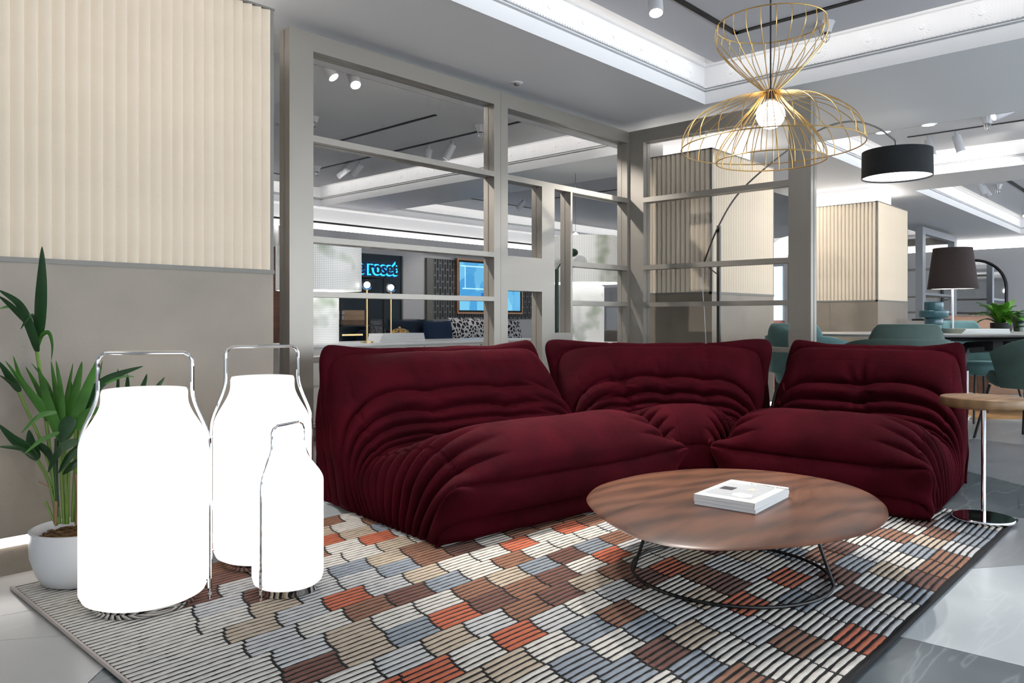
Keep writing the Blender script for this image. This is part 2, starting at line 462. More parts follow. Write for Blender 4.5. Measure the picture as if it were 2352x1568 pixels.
wpanel(990, 1247, 0.80, 1.70, wp, 'wallpaper', 0.012)
MB().box(-1, 16, BW + 0.02, BW + 0.07, 1.971, 1.981).build('cove_strip', M_cove, ln, smooth=False)
MB().box(-1, 16, BW - 0.03, BW - 0.005, 2.045, 2.068).build('rail', M_black, ln, smooth=False)
for u0, u1 in ((740, 923), (978, 1150)):
    a0, a1 = PB(u0, 545, BW).x, PB(u1, 560, BW).x
    MB().box(a0, a1, BW - 0.10, BW - 0.002, 1.78, 1.86).build('air_vent', M_trim, ln, smooth=False)

# ------------------------------------------------------------------ fluted columns
FW, FZ0, FZ1 = 0.039, 1.0, 2.07
fl = MB()
prof = [(0, 0.0)] + [(FW * t, -0.017 * math.sin(t * math.pi / 2) ** 1.3) for t in (0.15, 0.3, 0.5, 0.7, 0.88)] + [(FW * 0.97, -0.0165), (FW, -0.002), (FW, 0.006), (0, 0.006)]
fl.prism(prof, FZ0 + 0.012, FZ1 - 0.006)
FLUTE = fl.mesh('flute', M_flute, smooth=True, ang=35)
fm = MB().prism([(FW - x, y) for x, y in reversed(prof)], FZ0 + 0.012, FZ1 - 0.006)
FLUTE_M = fm.mesh('flute', M_flute, smooth=True, ang=35)          # mirrored: its step turned the other way
def column(a0, b0, label, faces, wb=1.05):
    w = 1.05
    t = tag(link_ob('fluted_column', None), label, 'column', kind='structure')
    a1, b1 = a0 + w, b0 + wb
    i = 0.016
    MB().box(a0 + i, a1 - i, b0 + i, b1 - i, FZ0, FZ1).build('cladding_core', M_flute, t, smooth=False)
    MB().box(a0, a1, b0, b1, 0.125, FZ0 - 0.002).build('concrete_panel', M_conc, t, smooth=False)
    MB().box(a0 + 0.02, a1 - 0.02, b0 + 0.02, b1 - 0.02, 0.0, 0.09).build('plinth', M_conc, t, smooth=False)
    MB().box(a0 + 0.012, a1 - 0.012, b0 + 0.012, b1 - 0.012, 0.092, 0.122).build('plinth_light', M_led, t, smooth=False)
    r = 0.14
    MB().box(a0 + r, a1 - r, b0 + r, b1 - r, FZ1, ZS).build('white_core', M_white, t, smooth=False)
    st = MB(); q = 0.05; z0, z1 = FZ1 + 0.001, FZ1 + 0.012
    st.box(a0 + q, a1 - q, b0 + q, b0 + q + 0.03, z0, z1); st.box(a0 + q, a0 + q + 0.03, b0 + q, b1 - q, z0, z1)
    st.box(a0 + q, a1 - q, b1 - q - 0.03, b1 - q, z0, z1); st.box(a1 - q - 0.03, a1 - q, b0 + q, b1 - q, z0, z1)
    st.build('cove_strip', M_cove, t, smooth=False)
    tr = MB(); e = 0.004
    for (x0, x1, y0, y1) in ((a0 - e, a1 + e, b0 - e, b0 + 0.02), (a0 - e, a0 + 0.02, b0, b1), (a0, a1 + e, b1 - 0.02, b1 + e), (a1 - 0.02, a1 + e, b0, b1)):
        tr.box(x0, x1, y0, y1, FZ0 - 0.002, FZ0 + 0.014); tr.box(x0, x1, y0, y1, FZ1 - 0.008, FZ1)
    tr.build('edge_trim', M_trim, t, smooth=False)
    cr = MB()
    for x, y in ((a0, b0), (a1 - 0.012, b0), (a0, b1 - 0.012), (a1 - 0.012, b1 - 0.012)):
        cr.box(x - 0.001, x + 0.013, y - 0.001, y + 0.013, FZ0 + 0.014, FZ1 - 0.008)
    cr.build('corner_trim', M_trim, t, smooth=False)
    n = int((w - 0.026) / FW)
    for k in range(n):
        s = 0.013 + k * (w - 0.026) / n
        if 'b' in faces:
            link_ob('flute', FLUTE, t, (a0 + s, b0 + 0.0155, 0), 0).scale = ((w - 0.026) / n / FW * 1.002, 1, 1)
    n = int((wb - 0.026) / FW)
    for k in range(n):
        s = 0.013 + k * (wb - 0.026) / n
        if 'a' in faces:
            link_ob('flute', FLUTE_M, t, (a0 + 0.0155, b1 - s, 0), -math.pi / 2).scale = ((wb - 0.026) / n / FW * 1.002, 1, 1)
    return t
column(0.573, 2.825, 'cream fluted column with taupe concrete base behind the glowing lanterns', 'b')
column(5.13, 2.763, 'cream fluted column seen through the right wing of the grey screen', 'ab', 0.64)
column(8.66, 2.72, 'cream fluted column standing behind the dining table', 'ab', 0.9)

# ------------------------------------------------------------------ grey metal partition screens
def slab(mb, a0, a1, b0, b1, z0, z1, axis):
    """a bar in three layers with two fine grooves"""
    g, i = 0.006, 0.003
    if axis == 'b':   # thickness along b
        t = b1 - b0; c0, c1 = b0 + t * 0.42, b0 + t * 0.58
        mb.box(a0, a1, b0, c0, z0, z1); mb.box(a0 + i, a1 - i, c0, c1, z0 + i, z1 - i); mb.box(a0, a1, c1, b1, z0, z1)
    else:
        t = a1 - a0; c0, c1 = a0 + t * 0.42, a0 + t * 0.58
        mb.box(a0, c0, b0, b1, z0, z1); mb.box(c0, c1, b0 + i, b1 - i, z0 + i, z1 - i); mb.box(c1, a1, b0, b1, z0, z1)
scr = thing('partition_screen', 'tall grey metal open screen folding around behind the wine red sofa', 'screen', (1.951, 3.249, 0))
SD = 0.09
def bl(name, s0, s1, z0, z1):
    mb = MB(); slab(mb, s0, s1, 0, SD, z0, z1, 'b'); return mb.build(name, M_frame, scr, smooth=False)
ZTOP = 2.2
bl('stile', 0, 0.13, 0, ZTOP); bl('stile', 1.389, 1.4456, 0, ZTOP); bl('stile', 1.4476, 1.51, 0, ZTOP); bl('stile', 2.802, 2.828, 0, ZTOP)
bl('rail', 0.13, 1.389, 2.115, ZTOP); bl('rail', 1.51, 2.802, 2.115, ZTOP)
for z0, z1 in ((1.677, 1.708), (1.189, 1.218), (0.922, 0.949), (0.60, 0.63), (0, 0.09)): bl('rail', 0.13, 1.389, z0, z1)
bl('rail', 1.51, 2.802, 1.672, 1.707)
bl('panel', 1.51, 1.834, 0.99, 1.205); bl('panel', 1.834, 1.961, 0, 1.672); bl('panel', 1.961, 2.131, 0, 0.72); bl('mullion', 2.131, 2.151, 0, 1.672)
bl('rail', 1.51, 1.834, 0, 0.3)
for z0, z1 in ((1.171, 1.205), (0.905, 0.938), (0, 0.09)): bl('rail', 2.151, 2.802, z0, z1)
def br(name, t0, t1, z0, z1):
    mb = MB(); slab(mb, 4.779 - 1.951 - 0.0, 4.779 + SD - 1.951, 3.24 - t1 - 3.249, 3.24 - t0 - 3.249, z0, z1, 'a'); return mb.build(name, M_frame, scr, smooth=False)
br('stile', -0.099, 0.114, 0, ZTOP); br('stile', 1.2, 1.344, 0, ZTOP); br('rail', 0.114, 1.2, 2.105, ZTOP)
for z0, z1 in ((1.665, 1.70), (1.172, 1.2056), (0.902, 0.934), (0.6, 0.63), (0, 0.09)): br('rail', 0.114, 1.2, z0, z1)

# far screen behind the dining table
fs_ = thing('partition_screen', 'distant grey screen tinted daylight blue behind the brown lamp shade', 'screen', (12.7, 3.35, 0))
M_fframe = mat('grey metal tinted daylight blue', (0.40, 0.42, 0.45), 0.35, 0.4)  # blue daylight on the far screen is put into its metal colour
for nm, s0, s1, z0, z1 in (('stile', 0, 0.16, 0, 2.2), ('stile', 1.85, 2.0, 0, 2.2), ('rail', 0.16, 1.85, 2.1, 2.2), ('rail', 0.16, 1.85, 1.17, 1.205), ('rail', 0.16, 1.85, 0.9, 0.935), ('rail', 0.16, 1.85, 0, 0.1)):
    MB().box(s0, s1, 0, 0.1, z0, z1).build(nm, M_fframe, fs_, smooth=False)
for z0, z1 in ((2.08, 2.2), (1.64, 1.68), (1.17, 1.205), (0.9, 0.935), (0, 0.1)):
    MB().box(1.9, 2.0, 0.1, 2.2, z0, z1).build('rail', M_frame, fs_, smooth=False)
MB().box(1.9, 2.0, 2.2, 2.34, 0, 2.2).build('stile', M_frame, fs_, smooth=False)

# ------------------------------------------------------------------ ceiling fittings
def track(name, pts, label, w=0.028):
    t = thing(name, label, 'track')
    for (p, q) in zip(pts[:-1], pts[1:]):
        x0, x1 = sorted((p[0], q[0])); y0, y1 = sorted((p[1], q[1]))
        MB().box(x0 - w / 2, x1 + w / 2, y0 - w / 2, y1 + w / 2, ZR - 0.006, ZR - 0.0003).build('channel', M_black, t, smooth=False)
    return t
c = COFFERS[0]
track('lighting_track', [(-0.5, 2.065), (4.115, 2.065), (4.115, -0.8)], 'black L-shaped ceiling track above the gold wire pendant', 0.035)
track('lighting_track', [(6.74, -0.6), (6.74, 2.1)], 'thin black ceiling track nearest the black drum lamp shade', 0.025)
track('lighting_track', [(7.55, -0.6), (7.55, 2.1)], 'black ceiling track carrying white spots above the dining table', 0.03)
track('lighting_track', [(9.9, 2.1), (9.9, 1.9), (9.95, 1.9), (14.6, 1.9)], 'black track at far right under the distant raft', 0.05)
pa, pb_ = G(822, 322, ZR), G(975, 258, ZR)
track('lighting_track', [(pa.x * .5 + pb_.x * .5, pb_.y), (pa.x * .5 + pb_.x * .5, pa.y + 0.3)], 'short black slot in the raft left of the screen joint', 0.03)
pa, pb_ = G(1232, 291, ZR), G(800, 400, ZR)
track('lighting_track', [(4.75, G(1232, 291, ZR).y), (4.75, 7.9), (4.2, 7.9)], 'long black track with grey spots seen through the left screen', 0.03)
track('lighting_track', [(7.3, 4.3), (7.3, 7.6), (8.6, 7.6)], 'black track in the raft above the back wall television', 0.03)
track('lighting_track', [(8.1, 4.2), (8.1, 6.8)], 'black track in the raft seen through the narrow screen openings', 0.03)

M_spot = mat('pale grey spot body', (0.62, 0.62, 0.64), 0.45)
M_lens = mat('lit spot lens', (1, 1, 1), 0.4, emit=(1, 0.98, 0.95), estr=25.0)
M_lens_off = mat('pale spot lens', (0.9, 0.9, 0.92), 0.4, emit=(1, 0.98, 0.95), estr=2.0)
def spot(p, label, aim, lit=True, power=SPOT, angle=55, group='ceiling track spots'):
    """cylinder spot hanging from the raft at point p"""
    o = thing('track_spot', label, 'spotlight', (p[0], p[1], ZR - 0.006), 0, group)
    MB().lathe([(0.012, 0.0), (0.012, -0.035)], n=10).build('stem', M_spot, o)
    hd = MB().lathe([(0.0, 0.075), (0.033, 0.075), (0.036, 0.07), (0.036, -0.075), (0.031, -0.075), (0.031, -0.066)], n=24, cap=False).build('head', M_spot, o)
    ln_ = MB().lathe([(0.0, -0.067), (0.0315, -0.067)], n=20, cap=False).build('lens', M_lens if lit else M_lens_off, hd)
    d = (Vector(aim) - Vector((p[0], p[1], ZR - 0.1))).normalized()
    hd.location = Vector((0, 0, -0.035)) + d * 0.07
    hd.rotation_euler = d.to_track_quat('-Z', 'Y').to_euler()
    if power:
        lp = Vector((p[0], p[1], ZR - 0.04)) + d * 0.15
        lamp('spot_beam', 'SPOT', lp, power, (1, 0.96, 0.9), to=aim, angle=angle, size=0.03)
    return o
def on_raft(u, v): return G(u, v, ZR - 0.05)
spot(on_raft(1503, -20), 'white spot at the top edge left of the gold pendant', (2.6, 1.5, 0.2), True, SPOT)
spot(on_raft(738, 140), 'lit white spot nearest the left post of the screen', (3.2, 3.2, 0.9), True, SPOT)
spot(on_raft(806, 165), 'second lit white spot right of the brightest one in the left screen', (2.6, 2.9, 0.6), True, SPOT)
spot(on_raft(1040, 335), 'grey spot hanging in front of the white frieze beside the screen post', (4.4, 6, 0.8), False, 0)
spot(on_raft(985, 345), 'grey spot half hidden behind the second screen rail', (4.8, 6, 0.8), False, 0)
spot(on_raft(800, 388), 'tilted grey spot at the end of the long black track', (3.6, 8.6, 0.8), False, 10)
spot(on_raft(829, 380), 'grey spot with glowing end beside the tilted one', (4.4, 8.2, 0.8), True, 10)
spot(on_raft(1205, 464), 'small tilted spot seen in the narrow upper screen opening', (7.5, 8.6, 0.9), False, 12)
spot(on_raft(1931, 352), 'white spot left of the black drum shade', (7.5, 2.0, 0.3), False, 10)
spot(on_raft(2132, 325), 'white spot just right of the black drum shade', (7.6, 1.5, 0.3), False, 10)
spot(on_raft(2196, 315), 'large white spot between the drum shade and the sprinkler', (7.8, 1.2, 0.3), False, 10)
spot(on_raft(2246, 424), 'left one of the paired small spots at far right', (11, 1.2, 0.3), False, 0)
spot(on_raft(2256, 430), 'right one of the paired small spots at far right', (11.4, 1.0, 0.3), False, 0)
spot(on_raft(2350, 480), 'white spot cut by the right picture edge', (12, 1.5, 0.3), True, 10)
for p, aim, lb in (((3.0, 4.0), (5.13, 3.1, 1.6), 'added white spot on the raft brightening the left face of the middle column'), ((6.9, 1.2), (5.7, 2.76, 1.5), 'added white spot brightening the front face of the middle column'),
                   ((7.55, 1.0), (9.1, 2.72, 1.5), 'added white spot brightening the front face of the far column'), ((7.9, 4.2), (8.66, 3.2, 1.5), 'added white spot brightening the left face of the far column'),
                   ((0.6, 1.3), (1.1, 2.82, 1.5), 'added white spot brightening the near fluted column')):
    spot(p, lb, aim, True, SPOT * (.16 if p[0] < 1 else .6), 70)  # extra spots, added to brighten the column faces
# unseen neighbours on the track over the seating
for k, (p, aim, w) in enumerate((((1.2, 2.065), (2.4, 2.3, 0.4), SPOT * .7), ((4.115, 0.2), (3.4, 1.6, 0.5), SPOT), ((2.2, 2.065), (2.4, 1.2, 0.0), SPOT * .5))):
    spot(p, ('white spot on the track out of view above the lanterns', 'white spot on the track out of view above the single seat', 'white spot on the track out of view above the rug')[k], aim, True, w, 60)

M_glass = mat('clear glass', (1, 1, 1), 0.02, trans=1.0, ior=1.45)
def sprinkler(u, v, z, label, sc=1.0):
    p = G(u, v, z)
    t = thing('sprinkler_head', label, 'sprinkler', p, 0, 'ceiling sprinklers')
    n = 20; mb = MB(); vs = []; fs = []
    for r, zz in ((0.052, 0.0), (0.045, -0.012), (0.036, -0.035), (0.03, -0.058), (0.018, -0.06)):
        for i in range(n):
            a = 2 * math.pi * i / n; k = 1 - 0.08 * (i % 2)
            vs.append((sc * r * k * math.cos(a), sc * r * k * math.sin(a), sc * zz))
    for k in range(4):
        for i in range(n): j = (i + 1) % n; fs.append((k * n + i, k * n + j, (k + 1) * n + j, (k + 1) * n + i))
    mb.add(vs, fs).build('fluted_cup', M_spot, t, smooth=False)
    cg = MB()
    for k in range(4):
        a = k * math.pi / 4
        cg.tube([(sc * 0.026 * math.cos(a) * math.cos(q), sc * 0.026 * math.sin(a) * math.cos(q), sc * (-0.06 - 0.05 * math.sin(q))) for q in [math.pi * i / 12 for i in range(13)]], 0.0016 * sc, 5)
    cg.tube([(sc * 0.026 * math.cos(a), sc * 0.026 * math.sin(a), sc * -0.075) for a in [2 * math.pi * i / 20 for i in range(20)]], 0.0014 * sc, 5, True)
    cg.build('guard', M_chrome, t)
    MB().lathe([(0.005, -0.05), (0.005, -0.08), (0.014, -0.082), (0.014, -0.085), (0.0, -0.086)], n=10).build('nozzle', M_chrome, t)
sprinkler(1896, 52, ZR, 'caged white sprinkler beside the gold wire pendant')
sprinkler(2268, 268, ZR, 'caged white sprinkler on the raft above the dining area')
sprinkler(2292, 424, ZR, 'small sprinkler beside the paired spots at far right')
sprinkler(1104, 288, ZR, 'caged sprinkler touching the screen post')
sprinkler(727, 382, ZR, 'sprinkler peeping out beside the left post of the screen')
sprinkler(722, 268, ZR, 'sprinkler half hidden at the left post below the lit spots', 0.8)
p = G(1187, 190, ZS)
sd = thing('smoke_detector', 'small round white detector on the grey soffit above the screen', 'detector', p)
MB().lathe([(0.0, -0.004), (0.035, -0.004), (0.04, 0.0)], n=24, cap=False).build('plate', M_white, sd)
MB().lathe([(0.0, -0.016), (0.016, -0.016), (0.018, -0.004)], n=20, cap=False).build('sensor', M_trim, sd)
for (u, v, lb) in ((2027, 304, 'recessed round downlight glowing left above the black shade'), (2133, 286, 'recessed round downlight glowing right above the black shade')):
    o = thing('downlight', lb, 'downlight', G(u, v, ZS))
    MB().lathe([(0.0, -0.002), (0.045, -0.002), (0.045, 0.0)], n=24, cap=False).build('lens', M_lens_off, o)
    MB().lathe([(0.045, -0.004), (0.055, -0.004), (0.055, 0.0)], n=24, cap=False).build('rim', M_white, o)
# ================================================================== rug
RX0, RX1, RY0, RY1 = 0.675, 3.655, 0.612, 2.685
rug = thing('rug', 'large tufted rug of rust, grey and cream scale pattern with black lines', 'rug')
M_rugk = mat('black wool', (0.012, 0.011, 0.012), 0.95, bump=0.3, bscale=300)
MB().bbox(RX0, RX1, RY0, RY1, 0.0005, 0.0085, 0.004).build('backing', M_rugk, rug, smooth=False)
RC = [((0.66, 0.61, 0.545), 30), ((0.55, 0.535, 0.525), 20), ((0.27, 0.30, 0.34), 12), ((0.27, 0.115, 0.06), 17), ((0.16, 0.06, 0.038), 9),
      ((0.52, 0.115, 0.045), 6), ((0.52, 0.41, 0.30), 14)]
RM = [mat('wool ' + n, c, 0.95, bump=0.5, bscale=420, var=0.10, vscale=60, sheen=0.2) for (c, _), n in zip(RC, ('cream', 'pale grey', 'blue grey', 'rust brown', 'dark brown', 'orange', 'tan'))]
wts = [w for _, w in RC]
rr = random.Random(11)
STR = (RY1 - RY0 - 0.028) / 95
ROW, CW = STR * 5, 0.147
ncol = int((RX1 - RX0) / CW) + 2; nrow = 19
pile = MB()
def edge_off(t): return -0.042 * math.sin(t * math.pi / 2) ** 0.8
for j in range(nrow):
    joff = 0.012 * math.sin(j * 1.7) + (0.02 if j % 2 else 0)
    prev = -1
    for i in range(-1, ncol):
        ci = rr.choices(range(7), wts)[0]
        if ci == prev and rr.random() < 0.6: ci = rr.choices(range(7), wts)[0]
        prev = ci
        if i < 1: ci = 0
        for k in range(5):
            t = (k + 0.5) / 5
            xa = RX0 + CW * (i + 0.9) + joff + edge_off(t) + 0.0045
            xb = RX0 + CW * (i + 1.9) + joff + edge_off(t) - 0.0045
            if i == -1: xa = RX0 + 0.004; xb = RX0 + CW * 0.9 + joff + edge_off(t) + (CW * 0 - 0.0)
            if i == 0: xa = RX0 + CW * 0.9 + joff + edge_off(t)
            xa = max(xa, RX0 + 0.004); xb = min(xb, RX1 - 0.012)
            if xb - xa < 0.008: continue
            yc = RY1 - 0.012 - (j * 5 + k + 0.5) * STR
            ns = 7; vs = []; fs = []
            for q in range(ns + 1):
                x = xa + (xb - xa) * q / ns
                amp = 0.0016
                y = yc + amp * math.sin(x * 2 * math.pi / 0.42 + 0.5 * math.sin(j * 0.9)) + 0.0012 * math.sin((x - xa) / CW * math.pi)
                hw = 0.0070 if 0 < q < ns else 0.0062
                e1, e2 = rr.uniform(-0.0009, 0.0009), rr.uniform(-0.0009, 0.0009)
                zt = 0.0106 + rr.uniform(-0.0004, 0.0004)
                vs += [(x, y + hw + e1, 0.008), (x, y + hw * 0.8 + e1, zt), (x, y - hw * 0.8 + e2, zt), (x, y - hw + e2, 0.008)]
            for q in range(ns):
                for c_ in range(3):
                    fs.append((q * 4 + c_, q * 4 + c_ + 1, q * 4 + 5 + c_, q * 4 + 4 + c_)[::-1])
            fs += [(0, 1, 2, 3), (ns * 4 + 3, ns * 4 + 2, ns * 4 + 1, ns * 4)]
            pile.add(vs, fs, ci)
tag(pile.build('pile_stripe', RM, rug, smooth=True, ang=70), kind='stuff')
ed = MB(); pts = [(RX0 - 0.002, y, 0.007) for y in np.linspace(RY0, RY1, 60)]
ed.tube(pts, 0.006, 6); ed.build('edge_binding', mat('beige yarn', (0.55, 0.47, 0.42), 0.95), rug)
ed = MB(); ed.tube([(x, RY0 + 0.006, 0.0065) for x in np.linspace(RX0, RX1, 80)], 0.006, 6); ed.build('edge_binding', M_rugk, rug)

# ================================================================== quilted sofas
wine = mat('wine red velvet corduroy', (0.100, 0.0058, 0.0145), 0.85, sheen=0.06, sheen_col=(0.75, 0.05, 0.09), spec=0.05)
tc = node(wine, 'ShaderNodeTexCoord'); n1 = node(wine, 'ShaderNodeTexNoise'); n1.inputs['Scale'].default_value = 5; n1.inputs['Detail'].default_value = 4
link(wine, tc.outputs['Object'], n1.inputs['Vector'])
cr_ = node(wine, 'ShaderNodeValToRGB'); cr_.color_ramp.elements[0].color = (0.025, 0.0011, 0.0034, 1); cr_.color_ramp.elements[1].color = (0.042, 0.0017, 0.0054, 1)
cr_.color_ramp.elements[0].position = 0.35; cr_.color_ramp.elements[1].position = 0.65
link(wine, n1.outputs['Fac'], cr_.inputs['Fac']); link(wine, cr_.outputs['Color'], bsdf(wine).inputs['Base Color'])
w1 = node(wine, 'ShaderNodeTexWave'); w1.inputs['Scale'].default_value = 62; w1.bands_direction = 'X'
n2 = node(wine, 'ShaderNodeTexNoise'); n2.inputs['Scale'].default_value = 14; n2.inputs['Detail'].default_value = 5
link(wine, tc.outputs['Object'], n2.inputs['Vector']); link(wine, tc.outputs['Object'], w1.inputs['Vector'])
b1 = node(wine, 'ShaderNodeBump'); b1.inputs['Strength'].default_value = 0.16; b1.inputs['Distance'].default_value = 0.004
b2 = node(wine, 'ShaderNodeBump'); b2.inputs['Strength'].default_value = 0.25; b2.inputs['Distance'].default_value = 0.02
link(wine, n2.outputs['Fac'], b2.inputs['Height']); link(wine, w1.outputs['Fac'], b1.inputs['Height']); link(wine, b2.outputs['Normal'], b1.inputs['Normal'])
link(wine, b1.outputs['Normal'], bsdf(wine).inputs['Normal'])

TOGO = [(.055, .013), (.022, .05), (.0, .11), (-.015, .165), (-.02, .225), (.0, .295), (.06, .35), (.16, .375), (.28, .362), (.40, .332), (.51, .300),
        (.59, .285), (.648, .312), (.695, .37), (.74, .432), (.785, .50), (.835, .57), (.885, .635), (.935, .670), (.985, .684), (1.015, .655), (1.02, .55),
        (1.005, .35), (.98, .12), (.95, .013)]
CR = 1.5
def sofa_grid(W, seams, sags, seed=0, ears=0.042, mapf=None):
    NI, NQ = 481, 150
    cp = catmull([(y, z, 0) for y, z in TOGO], 24)
    cy = np.array([p.x for p in cp]); cz = np.array([p.y for p in cp]); ci = np.linspace(0, 24, len(cp))
    idx = np.linspace(0, 24, NI)
    Ty, Tz = np.interp(idx, ci, cy), np.interp(idx, ci, cz)
    h = np.clip((idx - 2) / 19.0, 0, 1)
    Qy = 0.055 + 0.895 * h; Qz = np.full(NI, 0.013)
    q = np.linspace(0, 1, NQ)
    cxs = np.where(q < 0.3, 1.0, np.where(q > 0.7, -1.0, 1 - 2 * (q - 0.3) / 0.4))
    cys = np.where(q < 0.3, q / 0.3, np.where(q > 0.7, (1 - q) / 0.3, 1.0))
    I, CXs = np.meshgrid(idx, cxs, indexing='ij'); _, CYs = np.meshgrid(idx, cys, indexing='ij')
    n = 4.6 + 4.0 * np.exp(-((I - 4) / 0.8) ** 2) + 6.0 * np.exp(-((I - 18.6) / 1.3) ** 2) + 3 * np.clip(I - 20, 0, 1)
    den = (np.abs(CXs) ** n + np.abs(CYs) ** n) ** (1 / n)
    px, py = CXs / den, CYs / den
    W2 = W / 2
    x = W2 * px * (1 + 0.035 * np.sin(np.pi * np.clip(py, 0, 1)) * (np.abs(px) > 0.9))
    y = Qy[:, None] + (Ty - Qy)[:, None] * py
    z = Qz[:, None] + (Tz - Qz)[:, None] * py
    edge = np.clip((np.abs(px) - 0.55) / 0.4, 0, 1)
    # sag of the seats, swell of the front roll
    for xs_ in sags:
        z -= 0.030 * np.exp(-((x - xs_) / (W / len(sags) * 0.36)) ** 2) * np.exp(-((I - 9.3) / 1.9) ** 2) * py
        z += 0.014 * np.exp(-((x - xs_) / (W / len(sags) * 0.40)) ** 2) * np.exp(-((I - 6.8) / 1.1) ** 2) * py
    # top edge of the back dips between the ears, ears stand up
    z -= 0.022 * (1 - edge) * np.exp(-((I - 18.8) / 1.6) ** 2) * py
    e = np.exp(-((I - 18.9) / 0.9) ** 2) * np.exp(-((1 - np.abs(CXs)) / 0.13) ** 2 - ((1 - CYs) / 0.22) ** 2)
    z += ears * e; x += np.sign(px) * (0.05 if mapf else 0.012) * e; y += 0.02 * e
    e = 1.4 * np.exp(-((I - 4.0) / 0.5) ** 2) * np.exp(-((1 - np.abs(CXs)) / 0.10) ** 2 - ((1 - CYs) / 0.35) ** 2)
    x += np.sign(px) * (0.0 if mapf else 0.035) * e; y -= 0.035 * e; z += 0.02 * e
    if mapf: x, y = mapf(x, y)
    P = np.stack([x, y, z], -1)
    du = np.gradient(P, axis=0); dv = np.gradient(P, axis=1)
    N = np.cross(dv, du)
    if N[140, 75, 2] < 0: N = -N
    N /= (np.linalg.norm(N, axis=-1, keepdims=True) + 1e-9)
    xx = W2 * px
    disp = np.zeros_like(I)
    rs = np.random.RandomState(seed)
    def rolls(cs, amp, c0sh):
        """rounded pads between the crease lines cs, shifted by c0sh"""
        out = np.zeros_like(I); Is = I - c0sh
        for (a_, h_), (b_, _) in zip(cs[:-1], cs[1:]):
            t_ = np.clip((Is - a_) / (b_ - a_), 0, 1)
            # fuller towards the upper side, so that each pad overhangs the crease below it
            out += np.where((Is >= a_) & (Is < b_), h_ * amp * np.sqrt(np.clip(np.sin(np.pi * t_ ** 0.85), 0, 1)) * (0.8 + 0.4 * (1 - t_)), 0)
            out -= 0.35 * amp * min(1.0, h_) * np.exp(-np.abs(Is - a_) / 0.075)
        return out
    wav = lambda ph, am: am * np.sin(xx / W * 6.0 + ph) + 0.5 * am * np.sin(xx / W * 13.0 + 2 * ph)
    p1_, p2_ = rs.uniform(0, 6.28), rs.uniform(0, 6.28)
    dip = np.zeros_like(I)
    for xs_ in seams: dip += 0.18 * np.exp(-((xx - xs_) / 0.10) ** 2)
    mid = rolls([(0.2, .6), (2, .9), (4, 1.0), (10.2, .5), (10.75, .7), (11.3, .8), (11.95, .9), (12.75, 1.0), (13.65, 1.45), (14.9, 1.25), (17.8, .5), (19.6, .6), (21.6, .6), (24, 0)], 0.034,
                np.where((I > 9.0) & (I < 16.2), wav(p1_, 0.10) - dip * 0.6 * np.clip((I - 11.5) / 2, -1, 1), wav(p2_, 0.03)))
    sd = rolls([(0.2, .6), (2, .9), (4, .8), (5.1, .9), (5.95, 1.0), (6.75, 1.1), (7.5, 1.15), (8.25, 1.15), (9.0, 1.15), (9.75, 1.15), (10.5, 1.1), (11.3, 1.1), (11.95, 1.1), (12.75, 1.2), (13.65, 1.4), (14.9, 1.3), (17.8, .6), (19.6, .6), (21.6, .6), (24, 0)], 0.032,
               0.14 * np.sin(py * 4 + p2_) + 0.25 * (1 - py) ** 2)
    eb = np.clip((np.abs(px) - 0.50) / 0.38, 0, 1); eb = eb * eb * (3 - 2 * eb)
    disp += (1 - eb) * mid + eb * (sd - 0.016 * np.clip((np.abs(px) - 0.82) / 0.16, 0, 1))
    # padding swell between the creases
    for xs_ in seams:
        g = np.exp(-((xx - xs_) / 0.007) ** 2)
        disp -= 0.006 * g * ((I > 1) & (I < 19.5) & (py > 0.5))
        for ii, dp in ((13.6, .022), (11.6, .03), (14.75, .012), (4, .006)):
            disp -= dp * np.exp(-((xx - xs_) / 0.055) ** 2) * np.exp(-((I - ii) / 0.75) ** 2) * (py > 0.5)
        # radiating puckers
        ang = np.arctan2((I - 14.2) * 0.06, (xx - xs_)); rad = np.hypot((I - 14.2) * 0.06, xx - xs_)
        disp += 0.005 * np.sin(ang * 9 + seed) * np.exp(-((rad - 0.07) / 0.05) ** 2) * (py > 0.5)
    nz = np.zeros_like(I)
    for k in range(NI):
        for m_ in range(0, NQ):
            nz[k, m_] = noise.noise(Vector((x[k, m_] * 5 + seed, y[k, m_] * 7, z[k, m_] * 9)))
    disp += 0.006 * nz
    if mapf: disp *= np.clip(np.hypot(x, y) / 0.55, 0.1, 1)
    low = np.clip(z / 0.05, 0, 1)
    P = P + N * (disp * low)[..., None]
    P[..., 2] = np.maximum(P[..., 2], 0.0125)
    return P, idx
def make_sofa(name, label, W, seams, sags, loc, rz, seed, mapf=None, ears=0.042):
    P, idx = sofa_grid(W, seams, sags, seed, ears, mapf)
    t = thing(name, label, 'sofa', loc, rz)
    NI, NQ, _ = P.shape
    for part, i0, i1 in (('seat', 0.0, 11.12), ('backrest', 11.12, 19.6), ('back_panel', 19.6, 24.0)):
        ii = [k for k in range(NI) if i0 - 0.081 <= idx[k] <= i1 + 0.001]
        sub = P[ii[0]:ii[-1] + 1]
        n0, n1 = sub.shape[:2]
        me = bpy.data.meshes.new(part)
        vv = sub.reshape(-1, 3)
        f = [(a * n1 + b, a * n1 + b + 1, (a + 1) * n1 + b + 1, (a + 1) * n1 + b) for a in range(n0 - 1) for b in range(n1 - 1)]
        me.from_pydata(vv.tolist(), [], f); me.materials.append(wine)
        me.polygons.foreach_set('use_smooth', [True] * len(f)); me.update()
        link_ob(part, me, t)
    return t
def world_from_cam(X, Z): return Vector((0, 0, 0)) + R * X + D * Z
